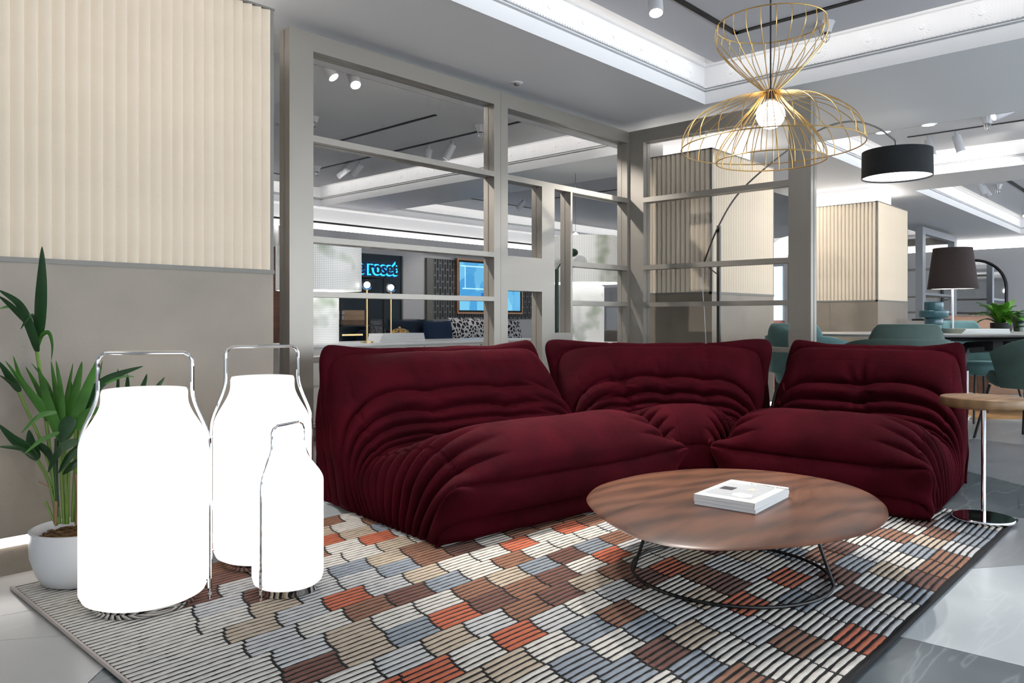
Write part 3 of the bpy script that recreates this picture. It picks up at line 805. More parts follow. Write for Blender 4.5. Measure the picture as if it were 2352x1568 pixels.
# two-seat settee along the screen: local x runs to the right, y to the back
W1 = 1.27; a1 = math.radians(-7.0)
p = world_from_cam(-0.235, 2.66)
o1 = p + Vector((math.cos(a1), math.sin(a1), 0)) * (1.31 / 2)
make_sofa('quilted_sofa', 'wine red quilted two-seat sofa behind the small lantern', W1, (-W1 / 6, W1 / 6), (-W1 / 3, 0, W1 / 3), (o1.x, o1.y, 0), a1, 3)
# single seat on the right
W2_ = 0.84; a2 = math.radians(-85.5)
p = world_from_cam(0.955, 3.53)
o2 = p + Vector((math.cos(a2), math.sin(a2), 0)) * (W2_ / 2)
chair = make_sofa('quilted_armchair', 'wine red quilted single seat between coffee table and oak side table', W2_, (0.0,), (0.0,), (o2.x, o2.y, 0), a2, 9)
mt = MB().box(-0.001, 0.001, -0.03, 0.03, -0.06, 0.06); tg = mt.build('care_tag', mat('grey label', (0.45, 0.45, 0.46), 0.7), chair)
tg.location = (W2_ / 2 + 0.012, 0.99, 0.50)
# corner seat in the middle
PHI = math.radians(32.5)
def corner_map(x, y):
    t = x / 0.62
    ph = t * PHI
    Rr = 0.90 + 0.16 * np.clip(t, -1.1, 1.1) ** 2
    r = 0.20 + y * (Rr - 0.11)
    return r * np.sin(ph), r * np.cos(ph)
p = world_from_cam(0.838, 3.435)
make_sofa('quilted_corner_seat', 'wine red quilted corner seat wedged between the two other seats', 1.24, (-0.30, 0.0, 0.30), (0.0,), (p.x, p.y, 0), math.radians(43.0 - 90), 5, corner_map)

# ================================================================== lanterns
M_lant = mat('glowing white lantern glass', (0.5, 0.5, 0.5), 0.35, emit=(1.0, 0.97, 0.93), estr=0.34)
def lantern(X, Z, r, h, rn, hh, rz, label):
    q = world_from_cam(X, Z)
    t = thing('bottle_lantern', label, 'lamp', (q.x, q.y, 0.0128), rz, 'white bottle lanterns with chrome handles')
    hs = h * 0.735
    prof = [(0.0, 0.022), (r * 0.55, 0.022), (r * 0.86, 0.024), (r * 0.95, 0.030), (r, 0.048), (r, hs)]
    for k in range(1, 15):
        s_ = k / 14; w = s_ * s_ * (3 - 2 * s_)
        prof.append((r + (rn - r) * w, hs + (h * 0.955 - hs) * s_))
    prof += [(rn, h * 0.985), (rn * 0.97, h), (rn * 0.9, h - 0.002), (0.0, h - 0.006)]
    MB().lathe(prof, n=72, cap=False).build('glass_body', M_lant, t, ang=60)
    MB().lathe([(r * 0.80, 0.0), (r * 0.80, 0.012), (r * 0.86, 0.022), (0.0, 0.0225)], n=48).build('base', M_chrome, t)
    g = 0.012; rt = rn + 0.018
    path = [(-(r + g), 0, 0.004), (-(r + g), 0, hs * 0.5), (-(r + g), 0, hs * 0.97)]
    for k in range(1, 11):
        s_ = k / 10; w = s_ * s_ * (3 - 2 * s_)
        path.append((-(r + g + (rt - r - g) * w), 0, hs + (h - hs) * s_))
    ht = hh - 0.022
    path += [(-rt, 0, ht - 0.02), (-rt, 0, ht), (-rt + 0.007, 0, ht + 0.014), (-rt + 0.022, 0, hh)]
    full = path + [(-x, y, z) for x, y, z in reversed(path)]
    MB().tube(full, 0.0055 if r > 0.12 else 0.004, 8).build('handle', M_chrome, t)
    fx = MB()
    for z in (0.10 * h, 0.70 * h):
        for s_ in (-1, 1): fx.tube([(s_ * (r - 0.002), 0, z), (s_ * (r + g), 0, z)], 0.004, 6)
    fx.build('bracket', M_chrome, t)
lantern(-1.045, 2.19, 0.168, 0.605, 0.113, 0.708, -math.atan2(D.x, D.y) + 0.06, 'largest glowing white lantern standing in front of the potted palm')
lantern(-0.832, 2.567, 0.155, 0.612, 0.102, 0.712, -math.atan2(D.x, D.y) + 0.62, 'glowing white lantern at the back, partly hidden by the small one')
lantern(-0.667, 2.29, 0.103, 0.438, 0.052, 0.492, -math.atan2(D.x, D.y) + 1.15, 'smallest glowing white lantern right in front of the sofa arm')

# ================================================================== potted palm
q = world_from_cam(-1.331, 2.375)
palm = thing('potted_palm', 'green palm in a white pot beside the largest lantern', 'plant', (0, 0, 0))
pc = (q.x, q.y, 0.0)
MB().lathe([(0.0, 0.0122), (0.085, 0.0122), (0.105, 0.02), (0.122, 0.05), (0.137, 0.10), (0.140, 0.155), (0.140, 0.178), (0.133, 0.180), (0.130, 0.172), (0.128, 0.14), (0.0, 0.138)], pc, 48, cap=False).build('pot', mat('white glazed ceramic', (0.80, 0.80, 0.80), 0.3), palm, ang=60)
so = MB(); rr = random.Random(4)
so.lathe([(0.129, 0.145), (0.08, 0.160), (0.0, 0.168)], pc, 24, cap=False)
for k in range(260):
    a = rr.uniform(0, 6.28); r_ = 0.122 * math.sqrt(rr.random()); z = 0.166 - 0.02 * (r_ / 0.12) ** 2 + rr.uniform(-.004, .006)
    x0, y0 = pc[0] + r_ * math.cos(a), pc[1] + r_ * math.sin(a); b = rr.uniform(0, 6.28); l = rr.uniform(.01, .022)
    so.box(x0, x0 + l * math.cos(b) + .002, y0, y0 + l * math.sin(b) + .002, z, z + 0.003)
so.build('soil', mat('brown coir', (0.16, 0.085, 0.03), 0.9, var=0.5, vscale=60), palm, smooth=False)
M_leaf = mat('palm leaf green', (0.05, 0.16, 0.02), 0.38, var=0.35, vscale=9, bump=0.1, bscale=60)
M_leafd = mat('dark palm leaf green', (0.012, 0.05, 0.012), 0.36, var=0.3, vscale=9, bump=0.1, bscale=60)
M_stem = mat('palm stem green', (0.14, 0.24, 0.035), 0.5)
M_dead = mat('dry palm sheath', (0.30, 0.19, 0.10), 0.8)
for m_ in (M_leaf, M_leafd):
    bsdf(m_).inputs['Subsurface Weight'].default_value = 0.0
K4 = 0.4464
def cpx(x, y): return x * K4, 560 + y * K4
def leaf(pts, w, m, z0=2.36, z1=2.36, par=palm, fold=0.25):
    n = len(pts); P3 = []
    for i, (x, y) in enumerate(pts):
        u, v = cpx(x, y); Z = z0 + (z1 - z0) * i / (n - 1)
        P3.append(at(u, v, Z))
    C3 = catmull(P3, 7); N = len(C3); vs = []; fs = []
    hw0 = w * K4 / F * z0 / 2
    for i, p_ in enumerate(C3):
        t = (C3[min(i + 1, N - 1)] - C3[max(i - 1, 0)]).normalized()
        sd_ = t.cross(D); sd_.normalize(); nn_ = sd_.cross(t)
        s_ = i / (N - 1); hw = hw0 * max(0.02, (math.sin(math.pi * min(1, 0.06 + s_ * 0.94) ** 0.75)) ** 0.8)
        vs += [p_ - sd_ * hw + nn_ * hw * fold, p_, p_ + sd_ * hw + nn_ * hw * fold]
    for i in range(N - 1):
        for k in range(2): fs.append((i * 3 + k, i * 3 + k + 1, i * 3 + 4 + k, i * 3 + 3 + k))
    MB().add(vs, fs).build('leaf', m, par, ang=180)
def stem(pts, r, m, z=2.37):
    P3 = [at(*cpx(x, y), z + (2.375 - z) * 0) for x, y in pts]
    MB().tube(catmull(P3, 6), r, 6).build('stem', m, palm)
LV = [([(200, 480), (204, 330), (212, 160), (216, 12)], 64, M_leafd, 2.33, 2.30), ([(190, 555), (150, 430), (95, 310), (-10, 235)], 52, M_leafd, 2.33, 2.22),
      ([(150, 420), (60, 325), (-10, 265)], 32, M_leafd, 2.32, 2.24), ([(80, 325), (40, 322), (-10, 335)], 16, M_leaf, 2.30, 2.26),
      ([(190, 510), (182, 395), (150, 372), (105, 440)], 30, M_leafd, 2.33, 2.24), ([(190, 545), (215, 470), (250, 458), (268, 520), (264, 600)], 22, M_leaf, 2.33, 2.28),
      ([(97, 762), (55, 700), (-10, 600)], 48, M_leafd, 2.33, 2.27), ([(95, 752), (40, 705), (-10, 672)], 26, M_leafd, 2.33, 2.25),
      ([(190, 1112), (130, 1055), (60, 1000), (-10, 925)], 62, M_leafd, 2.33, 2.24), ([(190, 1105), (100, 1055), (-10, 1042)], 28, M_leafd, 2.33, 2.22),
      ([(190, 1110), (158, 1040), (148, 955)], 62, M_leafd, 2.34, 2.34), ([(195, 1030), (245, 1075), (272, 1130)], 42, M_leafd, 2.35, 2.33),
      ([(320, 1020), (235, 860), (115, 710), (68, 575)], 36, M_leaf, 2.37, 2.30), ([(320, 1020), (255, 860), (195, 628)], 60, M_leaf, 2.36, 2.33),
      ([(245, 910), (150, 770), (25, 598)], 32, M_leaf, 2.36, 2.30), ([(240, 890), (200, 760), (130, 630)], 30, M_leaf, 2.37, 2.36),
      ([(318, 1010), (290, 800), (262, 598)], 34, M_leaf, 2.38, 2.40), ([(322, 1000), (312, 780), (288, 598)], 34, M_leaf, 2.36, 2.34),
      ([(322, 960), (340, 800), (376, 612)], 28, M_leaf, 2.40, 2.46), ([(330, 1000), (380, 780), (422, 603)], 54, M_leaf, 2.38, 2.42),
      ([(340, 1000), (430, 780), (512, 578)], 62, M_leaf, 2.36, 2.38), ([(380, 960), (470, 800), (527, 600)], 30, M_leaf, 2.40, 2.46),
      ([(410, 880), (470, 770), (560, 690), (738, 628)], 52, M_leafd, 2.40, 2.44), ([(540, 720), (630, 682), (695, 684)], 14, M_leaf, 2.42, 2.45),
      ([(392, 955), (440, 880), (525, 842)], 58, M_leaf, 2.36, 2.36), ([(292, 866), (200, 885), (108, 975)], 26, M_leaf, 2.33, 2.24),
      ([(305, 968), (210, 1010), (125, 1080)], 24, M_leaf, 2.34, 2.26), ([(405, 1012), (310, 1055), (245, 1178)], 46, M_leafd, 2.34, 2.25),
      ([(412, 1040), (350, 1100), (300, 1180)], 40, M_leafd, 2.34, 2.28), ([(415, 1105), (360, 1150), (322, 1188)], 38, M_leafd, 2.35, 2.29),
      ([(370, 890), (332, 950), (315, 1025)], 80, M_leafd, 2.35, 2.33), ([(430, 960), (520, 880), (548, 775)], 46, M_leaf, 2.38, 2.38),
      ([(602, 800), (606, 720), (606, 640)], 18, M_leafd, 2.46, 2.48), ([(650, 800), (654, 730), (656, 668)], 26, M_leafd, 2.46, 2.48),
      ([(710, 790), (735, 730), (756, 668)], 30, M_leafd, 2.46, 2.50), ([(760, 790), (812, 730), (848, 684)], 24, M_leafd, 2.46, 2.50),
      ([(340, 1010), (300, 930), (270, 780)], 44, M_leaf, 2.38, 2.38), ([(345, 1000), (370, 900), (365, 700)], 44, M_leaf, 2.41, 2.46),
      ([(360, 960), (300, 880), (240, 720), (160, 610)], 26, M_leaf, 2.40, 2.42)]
for a_ in LV: leaf(*a_)
for pts, r_, m_ in (([(305, 1440), (255, 1050), (215, 720), (190, 555)], .0055, M_stem), ([(310, 1440), (270, 1200), (200, 990), (95, 760)], .0045, M_stem),
                    ([(298, 1440), (255, 1230), (190, 1108)], .005, M_stem), ([(330, 1440), (318, 1200), (310, 1000)], .005, M_stem), ([(345, 1440), (340, 1200), (330, 990)], .005, M_stem),
                    ([(372, 1430), (385, 1200), (392, 950)], .0055, M_stem), ([(292, 1450), (262, 1390), (235, 1325)], .004, M_stem), ([(300, 1440), (288, 1200), (292, 1000)], .006, M_leafd),
                    ([(350, 1440), (352, 1260), (360, 1060)], .004, M_stem), ([(405, 1440), (410, 1300), (402, 1180)], .012, M_dead), ([(392, 1440), (388, 1250), (420, 880)], .005, M_stem),
                    ([(290, 1440), (290, 1320)], .008, M_dead), ([(300, 1280), (255, 1250), (200, 1222)], .002, M_dead)):
    stem(pts, r_, m_)

# ================================================================== coffee table, books, side table
M_walnut = wood('walnut veneer', (0.040, 0.014, 0.007), (0.145, 0.056, 0.029), 0.36, 2.2, (1.1, 6, 1), 0.95, 3.4)
bsdf(M_walnut).inputs['Specular IOR Level'].default_value = 0.35; bsdf(M_walnut).inputs['Coat Weight'].default_value = 0.05; bsdf(M_walnut).inputs['Coat Roughness'].default_value = 0.3
OUT = [(1348, 1140), (1375, 1115), (1430, 1098), (1500, 1085), (1600, 1076), (1680, 1076), (1760, 1080), (1850, 1091), (1930, 1107), (1990, 1128), (2030, 1155), (2041, 1182),
       (2030, 1203), (1990, 1224), (1920, 1241), (1830, 1254), (1720, 1262), (1620, 1262), (1530, 1252), (1450, 1229), (1390, 1195), (1355, 1163)]
ol = [G(u, v, 0.238) for u, v in OUT]
cen = sum(ol, Vector()) / len(ol); cen.z = 0
tab = thing('coffee_table', 'low pebble-shaped walnut coffee table on a black wire base', 'table', (cen.x, cen.y, 0))
ol = catmull([Vector((p_.x - cen.x, p_.y - cen.y, 0)) for p_ in ol], 5, True)
if sum(ol[i].x * ol[(i + 1) % len(ol)].y - ol[(i + 1) % len(ol)].x * ol[i].y for i in range(len(ol))) < 0: ol = ol[::-1]
n = len(ol); vs = []; fs = []
RG = [(0.0, .2500), (.45, .2500), (.62, .2498), (.74, .2490), (.84, .2472), (.92, .2442), (.97, .2410), (.995, .2382), (1.0, .2365), (.994, .2345), (.93, .2290), (.80, .2210), (.60, .2170), (0.0, .2160)]
for s_, z in RG: vs += [(p_.x * s_, p_.y * s_, z) for p_ in ol]
for k in range(len(RG) - 1):
    for i in range(n): j = (i + 1) % n; fs.append((k * n + i, (k + 1) * n + i, (k + 1) * n + j, k * n + j))
mb = MB(); mb.add(vs, fs); mb.build('table_top', M_walnut, tab, ang=75)
bc = G(1675, 1312, 0.018); bcx, bcy = bc.x - cen.x, bc.y - cen.y
M_wire = mat('black steel wire', (0.012, 0.011, 0.011), 0.4, 0.3)
MB().tube([(bcx + 0.305 * math.cos(a), bcy + 0.305 * math.sin(a), 0.0185) for a in np.linspace(0, 2 * math.pi, 72, endpoint=False)], 0.0055, 8, True).build('base_ring', M_wire, tab)
MB().tube([(bcx + 0.24 * math.cos(a), bcy + 0.24 * math.sin(a), 0.212) for a in np.linspace(0, 2 * math.pi, 64, endpoint=False)], 0.005, 8, True).build('top_ring', M_wire, tab)
aR = math.atan2(R.y, R.x)
for k in (aR + math.pi, aR - 0.44, aR + 1.25):
    MB().tube([(bcx + 0.305 * math.cos(k), bcy + 0.305 * math.sin(k), 0.0185), (bcx + 0.24 * math.cos(k), bcy + 0.24 * math.sin(k), 0.212)], 0.0055, 8).build('leg', M_wire, tab)

# three catalogues
ZB = 0.2505
c0, c1, c2, c3 = G(1598, 1134, ZB + .031), G(1675, 1100, ZB + .031), G(1806, 1118, ZB + .031), G(1740, 1157, ZB + .031)
bm_ = (c0 + c1 + c2 + c3) / 4
ex = ((c3 - c0) + (c2 - c1)) / 2; ey = ((c1 - c0) + (c2 - c3)) / 2
bw, bh = ex.length, ey.length; brz = math.atan2(ex.y, ex.x)
M_cover = mat('white catalogue cover', (0.66, 0.68, 0.67), 0.35)
def text(name, s_, size, m, par, loc, rot=(0, 0, 0), ext=0.0, sx=1.0, offset=0.0):
    cu = bpy.data.curves.new(name, 'FONT'); cu.body = s_; cu.size = size; cu.extrude = ext; cu.offset = offset
    o = bpy.data.objects.new(name, cu); C.objects.link(o)
    bpy.context.view_layer.update()
    me = bpy.data.meshes.new_from_object(o.evaluated_get(bpy.context.evaluated_depsgraph_get())); bpy.data.objects.remove(o)
    me.materials.clear(); me.materials.append(m)
    o = link_ob(name, me, par, loc); o.rotation_euler = rot; o.scale = (sx, 1, 1)
    return o
M_ink = mat('dark grey ink', (0.05, 0.05, 0.055), 0.6)
for k, (dz, dr, lb) in enumerate(((0.0, 0.012, 'white catalogue at the bottom of the stack on the coffee table'), (0.0103, -0.008, 'white catalogue in the middle of the coffee table stack'), (0.0206, 0.0, 'white catalogue with pictured cover on top of the coffee table stack'))):
    bk_ = thing('catalogue', lb, 'book', (bm_.x, bm_.y, ZB + dz), brz + dr, 'stack of catalogues on the coffee table')
    MB().box(-bw / 2 + .001, bw / 2 - .002, -bh / 2 + .001, bh / 2 - .001, .0008, .0093).build('pages', M_paper, bk_, smooth=False)
    cv = MB(); cv.box(-bw / 2, bw / 2, -bh / 2, bh / 2, 0, .0008); cv.box(-bw / 2, bw / 2, -bh / 2, bh / 2, .0093, .0101); cv.box(bw / 2 - .001, bw / 2, -bh / 2, bh / 2, .0008, .0093)
    cv.build('cover', M_cover, bk_, smooth=False)
    if k == 2:
        zz = .01015
        pi_ = MB().box(-bw * .42, bw * .36, -bh * .36, bh * .36, .0099, zz).build('cover_picture', mat('pale grey photo print', (0.46, 0.47, 0.49), 0.4, var=0.06, vscale=30), bk_, smooth=False)
        text('cover_title', 'Collection', 0.028, M_ink, bk_, (-bw * .10, bh * .375, zz + .0002), (0, 0, 0), 0, 1.15)
        MB().box(-bw * .36, -bw * .14, -bh * .06, bh * .10, zz, zz + .0004).build('black_square', mat('black print', (0.02, 0.02, 0.022), 0.5), bk_, smooth=False)
        MB().prism([(bw * .0, -bh * .28), (bw * .18, -bh * .33), (bw * .30, -bh * .24), (bw * .26, -bh * .14), (bw * .06, -bh * .12), (-bw * .04, -bh * .18)], zz, zz + .0004).build('printed_bowl', mat('white print', (0.82, 0.80, 0.78), 0.5), bk_, smooth=False)
        fl_ = MB()
        for a in range(9): fl_.lathe([(0.0, .0005), (.006, .0004)], (bw * .10 + .017 * math.cos(a * 2.4) * (a / 9), bh * .10 + .02 * math.sin(a * 2.4) * (a / 9), zz), 8, cap=False)
        fl_.build('printed_flower', mat('ivory print', (0.62, 0.58, 0.48), 0.5), bk_, smooth=False)

q = G(2259, 1193, 0.012)
stb = thing('side_table', 'round oak side table on a chrome pole at the rug corner', 'table', (q.x, q.y, 0.0128))
M_oak = wood('oak', (0.15, 0.075, 0.028), (0.25, 0.14, 0.058), 0.45, 3.0, (1, 7, 1), 0.5, 2.0)
MB().lathe([(0.0, 0.452), (0.145, 0.452), (0.152, 0.456), (0.154, 0.462), (0.154, 0.488), (0.151, 0.491), (0.0, 0.4915)], n=64, cap=False).build('table_top', M_oak, stb, ang=50)
MB().lathe([(0.0085, 0.012), (0.0085, 0.4525)], n=20).build('pole', M_chrome, stb)
MB().lathe([(0.0, 0.0), (0.108, 0.0), (0.110, 0.003), (0.110, 0.010), (0.108, 0.0125), (0.0, 0.0125)], n=56, cap=False).build('base', M_chrome, stb, ang=50)

# ================================================================== gold wire pendant
ZP = 2.77
q = world_from_cam((1770 - CX) / F * ZP, ZP)
pend = thing('pendant_lamp', 'gold wire hourglass pendant with a glowing globe bulb', 'lamp', (q.x, q.y, 0))
M_gold = mat('satin gold wire', (0.66, 0.42, 0.15), 0.32, 0.9)
zt, zw, zo, zi = 1.876, 1.634, 1.435, 1.385
NW = 24
def wire(prof, ph, r=0.0016): 
    return catmull([(rr_ * math.cos(ph), rr_ * math.sin(ph), z) for rr_, z in prof], 5)
up, ou, inn = MB(), MB(), MB()
for k in range(NW):
    a = 2 * math.pi * k / NW
    up.tube(wire([(0.189, zt), (0.193, zt - 0.045), (0.176, zt - 0.085), (0.115, zt - 0.155), (0.028, zw + 0.006)], a), 0.0016, 5)
    a2_ = a + math.pi / NW
    ou.tube(wire([(0.026, zw), (0.10, zw - 0.022), (0.20, zw - 0.052), (0.275, zw - 0.10), (0.310, zw - 0.155), (0.315, zo)], a2_), 0.0016, 5)
    inn.tube(wire([(0.026, zw - 0.003), (0.065, zw - 0.055), (0.12, zw - 0.115), (0.165, zw - 0.175), (0.187, zw - 0.22), (0.190, zi)], a), 0.0016, 5)
def ring(r, z, w=0.002): return [(r * math.cos(a), r * math.sin(a), z) for a in np.linspace(0, 2 * math.pi, 72, endpoint=False)]
up.tube(ring(0.189, zt), 0.0022, 6, True); ou.tube(ring(0.315, zo), 0.0022, 6, True); inn.tube(ring(0.190, zi), 0.0022, 6, True); up.tube(ring(0.028, zw), 0.003, 6, True)
up.build('upper_cage', M_gold, pend); ou.build('outer_bell', M_gold, pend); inn.build('inner_bell', M_gold, pend)
MB().tube([(0, 0, zw - 0.005), (0, 0, ZR)], 0.003, 8).build('cord', M_black, pend)
MB().lathe([(0.0, ZR - .03), (0.045, ZR - .03), (0.05, ZR)], n=24, cap=False).build('ceiling_rose', M_black, pend)
MB().lathe([(0.0, zw + .01), (0.016, zw + .008), (0.018, zw - .03), (0.014, zw - .034), (0, zw - .035)], n=20, cap=False).build('socket', M_black, pend)
MB().sphere((0, 0, zw - 0.083), 0.05, 28, 18).build('bulb', mat('glowing globe bulb', (1, 1, 1), 0.4, emit=(1.0, 0.93, 0.80), estr=5.5), pend, ang=180)

# ================================================================== black arc floor lamp
arc = thing('arc_floor_lamp', 'black arc floor lamp with drum shade reaching over the screen', 'lamp')
M_dsteel = mat('dark steel', (0.10, 0.095, 0.09), 0.35, 0.8)
pb0 = PA(1651, CY, 5.02); zp = depth(pb0)
top = at(1650, 518, zp)
MB().box(pb0.x - .011, pb0.x + .011, pb0.y - .011, pb0.y + .011, 0.02, top.z).build('pole', M_dsteel, arc, smooth=False)
MB().lathe([(0, 0), (0.13, 0), (0.13, 0.018), (0, 0.02)], (pb0.x, pb0.y, 0), 40, cap=False).build('base', M_dsteel, arc, ang=40)
ZD = 5.35
apts = [(1618, 600, 5.60), (1650, 520, 5.46), (1700, 440, 5.44), (1790, 360, 5.40), (1880, 300, 5.38), (1950, 279, 5.36), (2008, 290, 5.35), (2048, 316, 5.35), (2056, 324, 5.35)]
MB().tube(catmull([at(*a) for a in apts], 8), 0.006, 8).build('arc_rod', M_dsteel, arc)
MB().tube([at(1618, 600, 5.60), at(1632, 618, 5.5), at(1651, 632, zp)], 0.004, 6).build('stay', M_dsteel, arc)
dc = at(2060, 380, ZD)
MB().tube([at(2056, 322, ZD), at(2057, 350, ZD)], 0.004, 6).build('hanger', M_dsteel, arc)
zt_, zb_ = at(2060, 347, ZD).z, at(2060, 408, ZD).z
sh = MB().lathe([(0.222, zt_), (0.224, zt_), (0.226, zb_), (0.223, zb_), (0.222, zt_ - .002)], (dc.x, dc.y, 0), 64, cap=False)
sh.build('shade', mat('black linen', (0.010, 0.012, 0.014), 0.8, bump=0.4, bscale=300), arc, ang=60)
MB().lathe([(0, zb_ + .012), (0.221, zb_ + .012)], (dc.x, dc.y, 0), 48, cap=False).build('diffuser', mat('lit diffuser', (1, 1, 1), 0.5, emit=(0.97, 0.99, 1.0), estr=1.6), arc)
MB().lathe([(0, zt_ - .004), (0.221, zt_ - .004)], (dc.x, dc.y, 0), 48, cap=False).build('top_disc', mat('white shade lining', (0.8, 0.8, 0.8), 0.6), arc)
MB().lathe([(0.004, zb_ + .012), (0.006, zb_ - .01), (0.0, zb_ - .014)], (dc.x, dc.y, 0), 10, cap=False).build('finial', M_chrome, arc)
fl_ = [at(1616, 606, 5.6), at(1614, 660, 5.55), at(1618, 720, 5.5), at(1622, 800, 5.45)]
MB().tube(catmull(fl_, 8), 0.003, 6).build('cord', mat('clear white cord', (0.6, 0.6, 0.58), 0.4), arc)
# ================================================================== dining area
M_top = mat('pale stone table top', (0.52, 0.50, 0.47), 0.35)
M_teal = mat('teal velvet', (0.12, 0.235, 0.235), 0.75, sheen=0.5, sheen_col=(0.5, 0.75, 0.75), var=0.15, vscale=8)
M_green = mat('dark green velvet', (0.055, 0.092, 0.078), 0.75, sheen=0.4, sheen_col=(0.4, 0.6, 0.55), var=0.15, vscale=8)
ZTB = 0.712
tc_ = world_from_cam(3.42, 5.62)
dt = thing('dining_table', 'long oval dining table with pale top and black legs', 'table', (tc_.x, tc_.y, 0), math.atan2(R.y, R.x))
pts = []
for k in range(64):
    a = 2 * math.pi * k / 64; cx_, sy_ = math.cos(a), math.sin(a)
    pts.append((1.30 * math.copysign(abs(cx_) ** 0.8, cx_), 0.52 * math.copysign(abs(sy_) ** 0.8, sy_)))
mb = MB(); n = 64; vs = []; fs = []
for s_, z in ((0, ZTB), (.97, ZTB), (1.0, ZTB - .004), (.99, ZTB - .010), (.93, ZTB - .022), (0, ZTB - .022)): vs += [(x * s_, y * s_, z) for x, y in pts]
for k in range(5):
    for i in range(n): j = (i + 1) % n; fs.append((k * n + i, (k + 1) * n + i, (k + 1) * n + j, k * n + j))
mb.add(vs, fs).build('table_top', M_top, dt, ang=60)
for s_ in (-1, 1):
    # inverted-U trestle of flat black bar
    x = 0.0 if s_ < 0 else 0.0
    pth = catmull([(s_ * 0.36 - 0.34 + 0.0, 0, 0.0), (s_ * 0.36 - 0.28, 0, 0.30), (s_ * 0.36 - 0.22, 0, 0.56), (s_ * 0.36 - 0.15, 0, 0.60), (s_ * 0.36 + 0.15, 0, 0.60), (s_ * 0.36 + 0.22, 0, 0.56), (s_ * 0.36 + 0.28, 0, 0.30), (s_ * 0.36 + 0.34, 0, 0.0)], 5)
    lg = MB().tube(pth, 0.042, 4); o = lg.build('leg', M_black, dt, smooth=False); o.location = (-0.28 + (0 if s_ < 0 else 0.12), -0.16 * s_ * -1, 0.0); o.scale = (1, 0.5, 1)
MB().box(-0.62, 0.5, -0.20, 0.20, 0.655, 0.675).build('frame', M_black, dt, smooth=False)
for x in (-0.56, -0.42, 0.1): MB().box(x - .035, x + .035, -0.05, 0.05, 0.58, ZTB - .022).build('support', M_black, dt, smooth=False)

def arcshell(mb, r0, r1, z0, z1, a0, a1, thick, n=26, zc=None, lean=0.0, round_=0.03):
    """curved padded shell: radius r0 at the bottom, r1 at the top"""
    vs = []; fs = []; prof = []
    m = 10
    for i in range(n + 1):
        t = i / n; a = a0 + (a1 - a0) * t
        e = min(t, 1 - t) * 2
        zz = z1 if zc is None else z1 - zc * (1 - min(1, e * (4.0 if zc < .08 else 1.6))) ** 2
        ring_ = []
        for (fr, fz) in ((0, 0.0), (0, .5), (0, .93), (.2, .99), (.5, 1.0), (.8, .99), (1, .93), (1, .5), (1, 0.0), (.5, -.01)):
            z = z0 + (zz - z0) * fz; rr_ = r0 + (r1 - r0) * fz - thick * fr
            k = 1.0
            ring_.append((rr_ * math.cos(a), rr_ * math.sin(a) - lean * fz, z))
        vs += ring_
    for i in range(n):
        for k in range(m): l = (k + 1) % m; fs.append((i * m + k, (i + 1) * m + k, (i + 1) * m + l, i * m + l))
    fs.append(tuple(range(m))); fs.append(tuple(range(n * m + m - 1, n * m - 1, -1)))
    mb.add(vs, fs)
    return mb
def dining_chair(X, Z, face, label, m, head=True, seat_m=None):
    q = world_from_cam(X, Z)
    t = thing('dining_chair', label, 'chair', (q.x, q.y, 0.0125 if Z > 6 else 0), face, 'velvet chairs around the dining table')
    # local: faces +y, back at -y
    arcshell(MB(), 0.24, 0.33, 0.36, 0.70, math.radians(172), math.radians(368), 0.045, 30, 0.10).build('shell', m, t, ang=60)
    if head: arcshell(MB(), 0.305, 0.315, 0.44, 0.785, math.radians(228), math.radians(312), 0.06, 20, 0.07, 0.0).build('back_cushion', m, t, ang=60)
    MB().lathe([(0, .36), (0.20, .36), (0.245, .385), (0.255, .425), (0.235, .46), (0, .465)], n=36, cap=False).build('seat', seat_m or m, t, ang=60)
    for sx in (-1, 1):
        for sy in (-1, 1):
            MB().tube([(sx * .17, sy * .16, .37), (sx * .235, sy * .225, 0.0)], 0.009, 8).build('leg', M_black, t)
fr = math.atan2(D.y, D.x) - math.pi / 2          # local +y along the view direction
dining_chair(2.30, 4.66, fr - 0.12, 'sage velvet chair seen from behind, just over the red sofa back', M_green, True)
dining_chair(2.12, 5.42, fr - 0.9, 'pale teal velvet chair half hidden by the screen post', M_teal)
dining_chair(3.72, 6.12, fr + math.pi + 0.15, 'teal velvet chair facing the camera beyond the dining table', M_teal)
dining_chair(3.46, 5.13, fr + 0.35, 'dark green velvet chair cut off by the right picture edge', M_green, False)

# things on the dining table
def vase(p, sc, m, label):
    t = thing('tiered_vase', label, 'vase', p)
    MB().lathe([(0, 0), (.036, 0), (.040, .004), (.041, .05), (.046, .055), (.056, .058), (.058, .064), (.058, .098), (.055, .103), (.062, .106), (.088, .108), (.092, .114), (.092, .150), (.088, .155),
                (.062, .157), (.058, .160), (.060, .166), (.060, .208), (.057, .212), (.050, .212), (.048, .20), (.046, .02), (0, .02)], n=48, cap=False).build('body', m, t, ang=35).scale = (sc, sc, sc)
    MB().lathe([(.0575 * sc, .208 * sc), (.061 * sc, .2095 * sc), (.0595 * sc, .2145 * sc), (.0555 * sc, .2145 * sc)], n=48, cap=False).build('rim', m, t)
q = at(2145, 765, 5.5)
vase((q.x, q.y, ZTB), 1.04, mat('teal satin glass', (0.030, 0.105, 0.125), 0.28, coat=0.3), 'tiered teal glass vase on the dining table')
